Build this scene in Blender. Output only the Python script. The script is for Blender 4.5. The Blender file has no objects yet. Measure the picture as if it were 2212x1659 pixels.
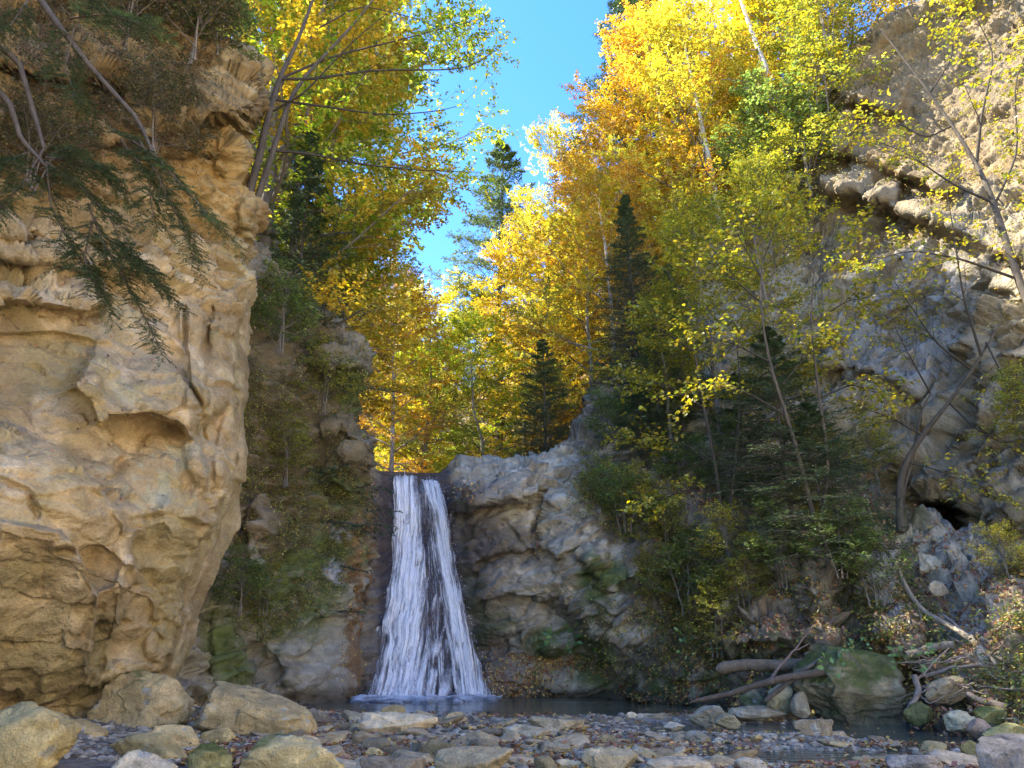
import bpy, bmesh, math, random
import numpy as np
R = math.radians
scene = bpy.context.scene
# ------------------------------------------------------------------ camera
TILT = R(19.5); CAMZ = 1.1; F = 1597.6; CX = 1106.0; CY = 829.5      # photo measured on a 2212 x 1659 grid
cam_d = bpy.data.cameras.new('camera'); cam = bpy.data.objects.new('camera', cam_d)
scene.collection.objects.link(cam)
cam.location = (0, 0, CAMZ); cam.rotation_euler = (math.pi/2 + TILT, 0, 0)
cam_d.sensor_width = 36; cam_d.lens = 26.0; cam_d.clip_start = 0.05; cam_d.clip_end = 2000
scene.camera = cam
# ------------------------------------------------------------------ light
SUN_DIR = np.array([-0.58, 0.14, 0.80]); SUN_DIR /= np.linalg.norm(SUN_DIR)
sun_el = math.asin(SUN_DIR[2]); sun_az = math.atan2(SUN_DIR[0], SUN_DIR[1])
w = bpy.data.worlds.new("World"); scene.world = w; w.use_nodes = True
nt = w.node_tree; nt.nodes.clear()
sky = nt.nodes.new('ShaderNodeTexSky'); sky.sky_type = 'NISHITA'; sky.sun_disc = False
sky.sun_elevation = sun_el; sky.sun_rotation = sun_az % (2*math.pi)
sky.air_density = 1.0; sky.dust_density = 0.2; sky.ozone_density = 1.5; sky.altitude = 600
hs = nt.nodes.new('ShaderNodeHueSaturation'); hs.inputs['Saturation'].default_value = 1.33
hs.inputs['Hue'].default_value = 0.512
bg = nt.nodes.new('ShaderNodeBackground'); bg.inputs['Strength'].default_value = 0.115
wo = nt.nodes.new('ShaderNodeOutputWorld')
nt.links.new(sky.outputs[0], hs.inputs['Color']); nt.links.new(hs.outputs[0], bg.inputs[0]); nt.links.new(bg.outputs[0], wo.inputs[0])
sd = bpy.data.lights.new('sun', 'SUN'); sd.energy = 4.0; sd.angle = R(0.5); sd.color = (1.0, 0.93, 0.80)
so = bpy.data.objects.new('sun', sd); scene.collection.objects.link(so)
from mathutils import Vector
so.rotation_euler = Vector(tuple(SUN_DIR)).to_track_quat('Z', 'Y').to_euler(); so.location = (-20, 0, 40)
scene.view_settings.view_transform = 'Standard'; scene.view_settings.look = 'None'
scene.view_settings.exposure = 2.6; scene.view_settings.gamma = 1.0
scene.cycles.max_bounces = 6; scene.cycles.diffuse_bounces = 4; scene.cycles.transmission_bounces = 4
scene.cycles.transparent_max_bounces = 8; scene.cycles.glossy_bounces = 3
# ------------------------------------------------------------------ numeric helpers
ST, CT = math.sin(TILT), math.cos(TILT)
def at(px, py, Y):
    px = np.asarray(px, float); py = np.asarray(py, float); Y = np.asarray(Y, float)
    xc = (px-CX)/F; yc = (CY-py)/F
    dy = CT - yc*ST; dz = ST + yc*CT; s = Y/dy
    return np.stack([xc*s, Y+0*s, CAMZ + dz*s], -1)
def to_px(P):
    P = np.asarray(P, float); x = P[..., 0]; y = P[..., 1]; z = P[..., 2]-CAMZ
    d = y*CT + z*ST; u = -y*ST + z*CT
    return CX + F*x/d, CY - F*u/d
def Yground(py, z=0.04):
    yc = (CY-py)/F; dy = CT-yc*ST; dz = ST+yc*CT
    return (z-CAMZ)/dz*dy
def _h(ix, iy, iz, seed):
    n = (ix.astype(np.int64)*374761393 + iy.astype(np.int64)*668265263 + iz.astype(np.int64)*2147483647 + seed*1274126177) & 0xffffffff
    n = ((n ^ (n >> 13))*1274126177) & 0xffffffff
    n = ((n ^ (n >> 15))*2246822519) & 0xffffffff
    return ((n ^ (n >> 16)) & 0xffffff)/float(0xffffff)
def vn(P, seed=0):
    P = np.asarray(P, float); i = np.floor(P); f = P-i; f = f*f*f*(f*(f*6-15)+10); i = i.astype(np.int64)
    r = 0
    for dx in (0, 1):
        wx = f[..., 0] if dx else 1-f[..., 0]
        for dy in (0, 1):
            wy = f[..., 1] if dy else 1-f[..., 1]
            for dz in (0, 1):
                wz = f[..., 2] if dz else 1-f[..., 2]
                r = r + wx*wy*wz*_h(i[..., 0]+dx, i[..., 1]+dy, i[..., 2]+dz, seed)
    return r*2-1
def fbm(P, o=4, seed=0, gain=0.5):
    r = 0; a = 1; t = 0; P = np.asarray(P, float)
    for k in range(o):
        r = r + a*vn(P + k*17.3, seed+k); t += a; a *= gain; P = P*2.03
    return r/t
def ridged(P, o=4, seed=0):
    r = 0; a = 1; t = 0; P = np.asarray(P, float)
    for k in range(o):
        r = r + a*(1-np.abs(vn(P + k*11.1, seed+k))*2); t += a; a *= .5; P = P*2.1
    return r/t
def cells(P, seed=0):
    P = np.asarray(P, float); i = np.floor(P).astype(np.int64)
    F1 = np.full(P.shape[:-1], 9.); F2 = F1.copy(); tilt = np.zeros(P.shape[:-1]); hid = np.zeros(P.shape[:-1])
    for dx in (-1, 0, 1):
        for dy in (-1, 0, 1):
            for dz in (-1, 0, 1):
                a, b, c = i[..., 0]+dx, i[..., 1]+dy, i[..., 2]+dz
                h1, h2, h3 = _h(a, b, c, seed), _h(a, b, c, seed+1), _h(a, b, c, seed+2)
                D = P - np.stack([a+h1, b+h2, c+h3], -1); d = np.sqrt((D*D).sum(-1))
                h4, h5, h6 = _h(a, b, c, seed+3)-.5, _h(a, b, c, seed+4)-.5, _h(a, b, c, seed+5)-.5
                tv = D[..., 0]*h4 + D[..., 1]*h5 + D[..., 2]*h6
                nearer = d < F1
                F2 = np.where(nearer, F1, np.minimum(F2, d)); F1 = np.where(nearer, d, F1)
                tilt = np.where(nearer, tv, tilt); hid = np.where(nearer, h1, hid)
    return F1, F2, tilt, hid
def ss(a, b, x):
    t = np.clip((x-a)/(b-a), 0, 1); return t*t*(3-2*t)
def mix(a, b, t):
    t = np.asarray(t)[..., None]; return np.asarray(a)*(1-t) + np.asarray(b)*t
def poly(pts, x):
    p = np.array(pts, float); return np.interp(x, p[:, 0], p[:, 1])
class TPS:
    def __init__(s, pts):
        p = np.array(pts, float); s.c = p[:, :2]/200.; v = p[:, 2]; n = len(p)
        K = s.k(s.c, s.c) + np.eye(n)*0.02; Q = np.hstack([np.ones((n, 1)), s.c])
        A = np.vstack([np.hstack([K, Q]), np.hstack([Q.T, np.zeros((3, 3))])])
        s.w = np.linalg.solve(A, np.concatenate([v, [0, 0, 0]]))
    def k(s, a, b):
        d = ((a[..., None, :]-b[None, ...])**2).sum(-1); return np.where(d > 1e-12, d*np.log(np.maximum(d, 1e-12)), 0)
    def __call__(s, px, py):
        sh = np.shape(px); a = np.stack([np.ravel(px), np.ravel(py)], -1)/200.
        r = s.k(a, s.c) @ s.w[:-3] + s.w[-3] + a @ s.w[-2:]
        return r.reshape(sh)
def seg_dist(px, py, pts):
    """signed distance (pixels) to a polyline (positive = right hand side / below for left-to-right lines) and position along"""
    best = np.full(np.shape(px), 1e9); sg = np.zeros(np.shape(px)); al = np.zeros(np.shape(px)); n = len(pts)-1
    for k in range(n):
        a = np.array(pts[k], float); b = np.array(pts[k+1], float); d = b-a; L2 = d@d
        t = np.clip(((px-a[0])*d[0]+(py-a[1])*d[1])/L2, 0, 1)
        ex = px-(a[0]+t*d[0]); ey = py-(a[1]+t*d[1]); dd = np.sqrt(ex*ex+ey*ey)
        c = d[0]*ey-d[1]*ex; m = dd < best
        best = np.where(m, dd, best); sg = np.where(m, np.sign(c), sg); al = np.where(m, (k+t)/n, al)
    return best*sg, al
# relief features, measured in metres towards the viewer side of a rock face
def ledge(px, py, pts, amt, wa, wb):
    """a rock edge: bulges out by amt on the upper side, fading over wa; falls back sharply over wb below"""
    d, al = seg_dist(px, py, pts); fade = ss(0, .12, al)*ss(1, .88, al)
    up = np.where(d < 0, ss(wa, 0, -d), 0); dn = np.where(d >= 0, ss(wb, 0, d), 0)
    ends = np.where(d < 0, 1, 1)
    return amt*fade*ends*np.where(d < 0, up, dn)
def crack(px, py, pts, amt, wd):
    d, al = seg_dist(px, py, pts); return -amt*np.exp(-(d/wd)**2)*ss(0, .08, al)*ss(1, .92, al)
def bulge(px, py, cx, cy, rx, ry, amt, rot=0, p=2.2, q=.6):
    c, s = math.cos(R(rot)), math.sin(R(rot)); x = (px-cx)*c+(py-cy)*s; y = -(px-cx)*s+(py-cy)*c
    d = (np.abs(x/rx)**p+np.abs(y/ry)**p)**(1/p)
    return amt*np.clip(1-d**2, 0, 1)**q
def blob(px, py, cx, cy, rx, ry, rot=0, soft=.35, nz=0):
    c, s = math.cos(R(rot)), math.sin(R(rot)); x = (px-cx)*c+(py-cy)*s; y = -(px-cx)*s+(py-cy)*c
    d = np.sqrt((x/rx)**2+(y/ry)**2)+nz
    return ss(1+soft, 1-soft, d)
# ------------------------------------------------------------------ mesh building
COL = scene.collection
def mk_mesh(name, V, Fq, col=None, smooth=True):
    me = bpy.data.meshes.new(name); V = np.asarray(V, np.float32); Fq = np.asarray(Fq, np.int32); k = Fq.shape[1]
    me.vertices.add(len(V)); me.vertices.foreach_set('co', V.ravel())
    me.loops.add(Fq.size); me.loops.foreach_set('vertex_index', Fq.ravel())
    me.polygons.add(len(Fq)); me.polygons.foreach_set('loop_start', np.arange(0, Fq.size, k, dtype=np.int32))
    me.polygons.foreach_set('use_smooth', np.full(len(Fq), smooth))
    me.update(calc_edges=True)
    if col is not None:
        a = me.color_attributes.new('Col', 'FLOAT_COLOR', 'POINT'); c = np.ones((len(V), 4), np.float32); c[:, :3] = np.clip(col, 0, 1)
        a.data.foreach_set('color', c.ravel())
    return me
def link(name, me, mat=None, parent=None):
    o = bpy.data.objects.new(name, me); COL.objects.link(o)
    if mat is not None and not me.materials: me.materials.append(mat)
    if parent is not None: o.parent = parent
    return o
def tag(o, label=None, cat=None, group=None, kind=None):
    if label: o['label'] = label
    if cat: o['category'] = cat
    if group: o['group'] = group
    if kind: o['kind'] = kind
    return o
def empty(name, loc, label=None, cat=None, group=None):
    o = bpy.data.objects.new(name, None); COL.objects.link(o); o.location = loc; o.empty_display_size = .2
    return tag(o, label, cat, group)
def copy_tree(o, parent=None):
    c = o.copy(); COL.objects.link(c); c.parent = parent
    for ch in list(o.children): copy_tree(ch, c)
    return c
class Buf:
    def __init__(s): s.V = []; s.Q = []; s.C = []; s.n = 0
    def add(s, V, Q, C):
        s.V.append(V); s.Q.append(np.asarray(Q)+s.n); s.C.append(np.broadcast_to(C, V.shape)); s.n += len(V)
    def mesh(s, name, smooth=False):
        return mk_mesh(name, np.concatenate(s.V), np.concatenate(s.Q), np.concatenate(s.C), smooth)
    def build(s, name, mat, parent=None, smooth=False):
        return link(name, s.mesh(name, smooth), mat, parent)
def nrm(v): return v/np.maximum(np.linalg.norm(v, axis=-1, keepdims=True), 1e-9)
def tubes(buf, P, Rr, sides=5, col=(.1, .08, .06)):
    """P (B,n,3), Rr (B,n)"""
    P = np.asarray(P, float); Rr = np.asarray(Rr, float)
    if P.ndim == 2: P = P[None]; Rr = Rr[None]
    B, n, _ = P.shape
    T = nrm(np.gradient(P, axis=1)); ref = np.where(np.abs(T[:, :1, 2:3]) > .9, np.array([1., 0, 0]), np.array([0, 0, 1.]))
    U = nrm(np.cross(T, np.broadcast_to(ref, T.shape))); W = np.cross(T, U)
    a = np.arange(sides)*2*math.pi/sides
    V = P[:, :, None] + Rr[:, :, None, None]*(U[:, :, None]*np.cos(a)[:, None]+W[:, :, None]*np.sin(a)[:, None])
    b = np.arange(B)[:, None, None]*n*sides; i = np.arange(n-1)[None, :, None]*sides; k = np.arange(sides)[None, None]; k2 = (k+1) % sides
    Q = np.stack([b+i+k, b+i+k2, b+i+sides+k2, b+i+sides+k], -1).reshape(-1, 4)
    c = np.asarray(col, float)
    if c.ndim == 2: c = np.repeat(c, n*sides, 0)
    buf.add(V.reshape(-1, 3), Q, c)
def leaves(buf, P, D, U, L, Wd, col, six=False, fold=.12):
    D = nrm(D); S = nrm(np.cross(D, U)); N = np.cross(S, D); n = len(P)
    L = np.broadcast_to(np.asarray(L, float), (n,))[:, None]; Wd = np.broadcast_to(np.asarray(Wd, float), (n,))[:, None]; h = Wd*fold
    if not six:
        V = np.stack([P, P+D*L*.5-S*Wd*.5+N*h, P+D*L, P+D*L*.5+S*Wd*.5+N*h], 1); m = 4
        Q = np.arange(n)[:, None]*4+np.array([[0, 1, 2, 3]])
    else:
        V = np.stack([P, P+D*L*.3-S*Wd*.46+N*h, P+D*L*.68-S*Wd*.4+N*h, P+D*L-N*h*.6, P+D*L*.68+S*Wd*.4+N*h, P+D*L*.3+S*Wd*.46+N*h], 1); m = 6
        b = np.arange(n)[:, None]*6; Q = np.concatenate([b+np.array([[0, 1, 2, 3]]), b+np.array([[0, 3, 4, 5]])])
    buf.add(V.reshape(-1, 3), Q, np.repeat(np.broadcast_to(col, (n, 3)), m, 0))
# ------------------------------------------------------------------ materials
def new_mat(name):
    m = bpy.data.materials.new(name); m.use_nodes = True; n = m.node_tree; n.nodes.clear(); return m, n
def nd(n, t, **kw):
    x = n.nodes.new(t)
    for k, v in kw.items():
        if k in x.inputs: x.inputs[k].default_value = v
        else: setattr(x, k, v)
    return x
def rock_mat(name, rough=.88, bump=.5, sc=1.0, spec=.25, vary=.35, crackle=.35, stretch=(1, 1, 1)):
    m, n = new_mat(name); L = n.links.new
    out = nd(n, 'ShaderNodeOutputMaterial'); p = nd(n, 'ShaderNodeBsdfPrincipled'); L(p.outputs[0], out.inputs[0])
    at_ = nd(n, 'ShaderNodeAttribute', attribute_name='Col'); tc = nd(n, 'ShaderNodeTexCoord')
    mp = nd(n, 'ShaderNodeMapping'); mp.inputs['Scale'].default_value = stretch; L(tc.outputs['Object'], mp.inputs[0])
    n1 = nd(n, 'ShaderNodeTexNoise', Scale=3.1*sc, Detail=5.0, Roughness=.68); L(mp.outputs[0], n1.inputs['Vector'])
    n2 = nd(n, 'ShaderNodeTexNoise', Scale=26*sc, Detail=3.0, Roughness=.7); L(mp.outputs[0], n2.inputs['Vector'])
    v = nd(n, 'ShaderNodeTexVoronoi', Scale=5.5*sc, feature='DISTANCE_TO_EDGE')
    nw = nd(n, 'ShaderNodeTexNoise', Scale=2.0*sc, Detail=1.0); L(mp.outputs[0], nw.inputs['Vector'])
    mx = nd(n, 'ShaderNodeMix', data_type='VECTOR'); mx.inputs[0].default_value = .35; L(mp.outputs[0], mx.inputs[4]); L(nw.outputs['Color'], mx.inputs[5]); L(mx.outputs[1], v.inputs['Vector'])
    mr = nd(n, 'ShaderNodeMapRange'); mr.inputs[2].default_value = .06; mr.inputs[3].default_value = 1-crackle; mr.inputs[4].default_value = 1.0; L(v.outputs['Distance'], mr.inputs[0])
    a1 = nd(n, 'ShaderNodeMapRange'); a1.inputs[1].default_value = .3; a1.inputs[2].default_value = .7; a1.inputs[3].default_value = 1-vary; a1.inputs[4].default_value = 1+vary; L(n1.outputs['Fac'], a1.inputs[0])
    a2 = nd(n, 'ShaderNodeMapRange'); a2.inputs[1].default_value = .3; a2.inputs[2].default_value = .7; a2.inputs[3].default_value = 1-vary*.55; a2.inputs[4].default_value = 1+vary*.55; L(n2.outputs['Fac'], a2.inputs[0])
    m1 = nd(n, 'ShaderNodeMath', operation='MULTIPLY'); L(a1.outputs[0], m1.inputs[0]); L(a2.outputs[0], m1.inputs[1])
    vm = nd(n, 'ShaderNodeVectorMath', operation='SCALE'); L(at_.outputs['Color'], vm.inputs[0]); L(m1.outputs[0], vm.inputs['Scale'])
    L(vm.outputs[0], p.inputs['Base Color'])
    s1 = nd(n, 'ShaderNodeMath', operation='MULTIPLY_ADD'); s1.inputs[1].default_value = .35; L(n2.outputs['Fac'], s1.inputs[0]); L(n1.outputs['Fac'], s1.inputs[2])
    s2 = nd(n, 'ShaderNodeMath', operation='MULTIPLY_ADD'); s2.inputs[1].default_value = crackle*.6; s2.inputs[0].default_value = 0; L(s1.outputs[0], s2.inputs[2])
    if crackle > .1: L(mr.outputs[0], s2.inputs[0])
    b = nd(n, 'ShaderNodeBump', Strength=bump, Distance=.12/sc); L(s2.outputs[0], b.inputs['Height']); L(b.outputs[0], p.inputs['Normal'])
    p.inputs['Roughness'].default_value = rough; p.inputs['Specular IOR Level'].default_value = spec
    return m
def leaf_mat(name, trans=.5, rough=.45, gloss=.06):
    m, n = new_mat(name); L = n.links.new
    out = nd(n, 'ShaderNodeOutputMaterial'); a = nd(n, 'ShaderNodeAttribute', attribute_name='Col')
    d = nd(n, 'ShaderNodeBsdfDiffuse'); t = nd(n, 'ShaderNodeBsdfTranslucent'); mx = nd(n, 'ShaderNodeMixShader'); mx.inputs[0].default_value = trans
    hs = nd(n, 'ShaderNodeHueSaturation', Saturation=1.1, Value=1.15); L(a.outputs['Color'], hs.inputs['Color'])
    L(a.outputs['Color'], d.inputs[0]); L(hs.outputs[0], t.inputs[0]); L(d.outputs[0], mx.inputs[1]); L(t.outputs[0], mx.inputs[2])
    g = nd(n, 'ShaderNodeBsdfGlossy', Roughness=rough); m2 = nd(n, 'ShaderNodeMixShader'); m2.inputs[0].default_value = gloss
    L(mx.outputs[0], m2.inputs[1]); L(g.outputs[0], m2.inputs[2]); L(m2.outputs[0], out.inputs[0])
    return m
M = {}
M['sandstone'] = rock_mat('sandstone', bump=.65, sc=.9, vary=.28, crackle=.14, stretch=(1, 1, 1.25))
M['greyrock'] = rock_mat('grey_rock', rough=.7, bump=.8, sc=1.0, spec=.4, vary=.32, crackle=.2, stretch=(1, 1, 1.6))
M['cliff'] = rock_mat('pale_cliff', bump=.8, sc=.7, vary=.25, crackle=.2)
M['boulder'] = rock_mat('boulder_rock', bump=.75, sc=2.0, vary=.38, crackle=.06, rough=.8)
M['soil'] = rock_mat('soil_and_litter', bump=1.0, sc=2.0, vary=.45, crackle=.1)
M['bark'] = rock_mat('bark', bump=.8, sc=3.0, vary=.35, crackle=.3, stretch=(1, 1, .25))
M['twig'] = rock_mat('twig', bump=.2, sc=3.0, vary=.2, crackle=0)
M['leaf'] = leaf_mat('broad_leaf', .5)
M['needle'] = leaf_mat('needle', .25, gloss=.05)
M['litter'] = leaf_mat('fallen_leaf', .12, gloss=.08)
M['fern'] = leaf_mat('fern_leaf', .4)
# ------------------------------------------------------------------ rock faces
def grid_quads(nr, nc):
    i = np.arange(nr-1)[:, None]*nc; j = np.arange(nc-1)[None]
    return np.stack([i+j, i+j+1, i+nc+j+1, i+nc+j], -1).reshape(-1, 4)
def normals(P):
    a = np.gradient(P, axis=0); b = np.gradient(P, axis=1); n = nrm(np.cross(a, b))
    s = np.sign((n*(np.array([0, 0, CAMZ])-P)).sum(-1, keepdims=True)); return n*np.where(s == 0, 1, s)
def smooth_n(n, k=2):
    for _ in range(k*7):
        p = np.pad(n, ((1, 1), (1, 1), (0, 0)), 'edge'); n = n+p[2:, 1:-1]+p[:-2, 1:-1]+p[1:-1, 2:]+p[1:-1, :-2]
    return nrm(n)
def blur(a, k):
    for _ in range(k):
        p = np.pad(a, 1, 'edge'); a = (4*a+p[2:, 1:-1]+p[:-2, 1:-1]+p[1:-1, 2:]+p[1:-1, :-2]+.5*(p[2:, 2:]+p[:-2, :-2]+p[2:, :-2]+p[:-2, 2:]))/10
    return a
def frame(P, dip):
    d = nrm(np.array(dip, float)); a = nrm(np.cross(d, [0, 1, .2])); b = np.cross(d, a); return np.stack([P@a, P@b, P@d], -1)
def strata(P, dip, thick, seed):
    """layered relief: fast variation across the bedding, slow along it"""
    Q = frame(P, dip); Q[..., 2] += .35*vn(P*.5, seed+9); return fbm(Q*np.array([.45, .45, thick]), 4, seed, .55)
def rock_relief(P, dip, seed, big=.35, lay=.22, facet=.3, fine=.05, cs=.9, thick=2.2, flat=2.6):
    warp = np.stack([fbm(P*.7, 3, seed+k) for k in (50, 60, 70)], -1)*.45
    Q = frame(P+warp, dip)
    f1, f2, tilt, hid = cells(Q*np.array([.55, .55, flat*.55])*cs, seed+5)
    g1, g2, tilt2, hid2 = cells(Q*np.array([1.5, 1.5, flat*1.3])*cs, seed+6)
    r = big*fbm(P*.45, 3, seed) + lay*strata(P, dip, thick, seed+20) + facet*((hid-.5)*1.1+tilt*.9) + facet*.32*((hid2-.5)+tilt2*.8)
    r = r - .12*facet*ss(.05, .0, f2-f1)
    r = r + fine*ridged(P*2.6, 4, seed+30) + fine*.5*fbm(P*9, 3, seed+40)
    return r
def crisp(P, dip, seed, k=1., st=1.):
    """small sharp flakes, cracks and broken edges on the rock face"""
    Q = frame(P + .25*np.stack([fbm(P*1.3, 2, seed+q) for q in (1, 2, 3)], -1), dip)
    f1, f2, tl, hd = cells(Q*np.array([1.1, 1.1, 3.2]), seed); g1, g2, tl2, hd2 = cells(Q*np.array([3.2, 3.2, 8.]), seed+9)
    z = ridged(frame(P, dip)*np.array([.8, .8, 3.6]), 4, seed+4)
    e1, e2, tl3, hd3 = cells(Q*np.array([8., 8., 16.]), seed+19)
    return k*(.12*st*(hd-.5)+.60*tl+.05*st*(hd2-.5)+.17*tl2+.045*tl3+.015*(hd3-.5)-.05*ss(.05, 0, f2-f1)+.05*z-.10*ss(.75, .95, ridged(Q*np.array([.5, .5, .9]), 3, seed+6)))
def finish(name, P, colf, mat, keep=None):
    nr, nc, _ = P.shape; N = normals(P); Q = grid_quads(nr, nc)
    if keep is not None: k = keep.ravel(); Q = Q[k[Q].all(1)]
    C = colf(P, N)
    return link(name, mk_mesh(name, P.reshape(-1, 3), Q, C.reshape(-1, 3)), mat), N
UP = lambda N: N[..., 2]
rng = np.random.default_rng(7)

# ---- left sandstone cliff
LC = TPS([(-400, -300, 7.2), (-400, 400, 6.6), (-400, 900, 6.3), (-400, 1300, 6.2), (-400, 1650, 6.6), (0, -250, 9.2), (0, 0, 9.0), (0, 400, 8.8), (0, 650, 9.0), (0, 800, 8.8), (0, 1000, 8.3), (0, 1300, 8.4), (0, 1500, 9.3), (0, 1650, 9.8),
          (200, 0, 9.8), (200, 300, 9.8), (200, 600, 10.0), (200, 800, 9.6), (200, 1000, 9.3), (200, 1250, 9.5), (200, 1500, 10.3), (200, 1650, 10.4), (400, 0, 11), (400, 300, 11), (400, 600, 11.2), (400, 800, 11), (400, 1000, 10.8), (400, 1200, 10.8), (350, 1400, 11.0), (350, 1550, 11.3), (350, 1650, 11.3),
          (540, 300, 12), (540, 600, 12.3), (540, 900, 12.2), (520, 1100, 12.2), (450, 1300, 11.9), (450, -250, 11.3), (560, 100, 11.8)])
LXR = [(-300, 425), (0, 436), (60, 440), (90, 470), (110, 528), (150, 574), (230, 578), (262, 556), (300, 528), (340, 520), (400, 543), (450, 572), (490, 560), (520, 538), (560, 530), (640, 545), (700, 541), (800, 536), (900, 526), (980, 530), (1050, 518), (1130, 500), (1200, 470), (1270, 440), (1330, 424), (1380, 412), (1420, 396), (1470, 372), (1520, 345), (1650, 335)]
def left_feats(px, py):
    a = ledge(px, py, [(300, 300), (365, 268), (480, 250), (600, 252)], .65, 90, 10)
    a += ledge(px, py, [(-50, 508), (60, 505), (160, 514), (300, 540)], .30, 60, 7)
    a += ledge(px, py, [(-50, 560), (120, 566), (255, 572), (330, 600)], .40, 40, 10)
    a += ledge(px, py, [(-50, 640), (60, 650), (180, 668), (230, 650)], .55, 90, 12)
    a += ledge(px, py, [(-50, 720), (120, 712), (260, 735)], .15, 50, 8)
    a += ledge(px, py, [(-60, 120), (60, 150), (200, 165), (300, 200)], .45, 100, 12)
    a += ledge(px, py, [(100, 330), (220, 300), (330, 330), (480, 330), (530, 350)], .2, 40, 8)
    a += ledge(px, py, [(130, 822), (180, 850), (215, 910), (328, 897), (385, 915), (428, 955)], .75, 150, 10)
    a += bulge(px, py, 290, 800, 170, 110, .25, 30)
    a += ledge(px, py, [(230, 1075), (245, 1040), (253, 990), (290, 965)], .2, 60, 6)
    a += bulge(px, py, 372, 1060, 125, 130, .45, 20)
    a += bulge(px, py, 402, 1118, 72, 66, .38, 0)
    a += bulge(px, py, 440, 1010, 36, 80, .3, -25)
    a += bulge(px, py, 418, 770, 26, 110, .40, -5, 6, .3)
    a += crack(px, py, [(400, 660), (396, 740), (405, 830), (436, 880)], .35, 5)
    a += crack(px, py, [(360, 720), (400, 800), (430, 900), (450, 1000), (470, 1080)], .22, 8)
    a += bulge(px, py, 488, 760, 45, 140, .35, 8)
    a += bulge(px, py, 500, 960, 34, 120, .25, 12)
    a += ledge(px, py, [(345, 1330), (325, 1240), (292, 1152), (230, 1068), (146, 970), (60, 915), (-60, 880)], .45, 260, 12)
    a += ledge(px, py, [(180, 1500), (190, 1420), (218, 1290), (190, 1200), (130, 1150), (40, 1130), (-60, 1120)], .5, 170, 10)
    a += ledge(px, py, [(470, 1090), (440, 1000), (425, 900), (380, 800), (330, 740)], .3, 60, 9)
    a += ledge(px, py, [(300, 1245), (262, 1300), (240, 1400), (225, 1460)], .10, 60, 10)
    a += bulge(px, py, 60, 1230, 250, 290, .6, 35, 2.4, .5)          # great rounded buttress, lower left
    a += crack(px, py, [(-50, 1010), (60, 1060), (90, 1120)], .12, 5)
    a += crack(px, py, [(100, 1190), (190, 1200), (300, 1240), (330, 1290)], .15, 9)
    a += bulge(px, py, 290, 1290, 70, 110, .35, 30)
    a += bulge(px, py, 375, 1230, 46, 70, .35, -15)
    a += bulge(px, py, 372, 1335, 45, 50, .38, 10)
    a += bulge(px, py, 345, 1395, 36, 40, .3, 0)
    a += bulge(px, py, 260, 1400, 75, 90, .25, 25)
    a += ledge(px, py, [(180, 1480), (220, 1470), (300, 1450), (380, 1440), (410, 1400)], .35, 60, 16)
    a += bulge(px, py, 494, 345, 30, 42, .25, 0, 5, .3)
    a += bulge(px, py, 548, 470, 34, 52, .35, 0)
    a += bulge(px, py, 510, 190, 80, 70, .4, 0, 3, .4)
    return a
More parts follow.
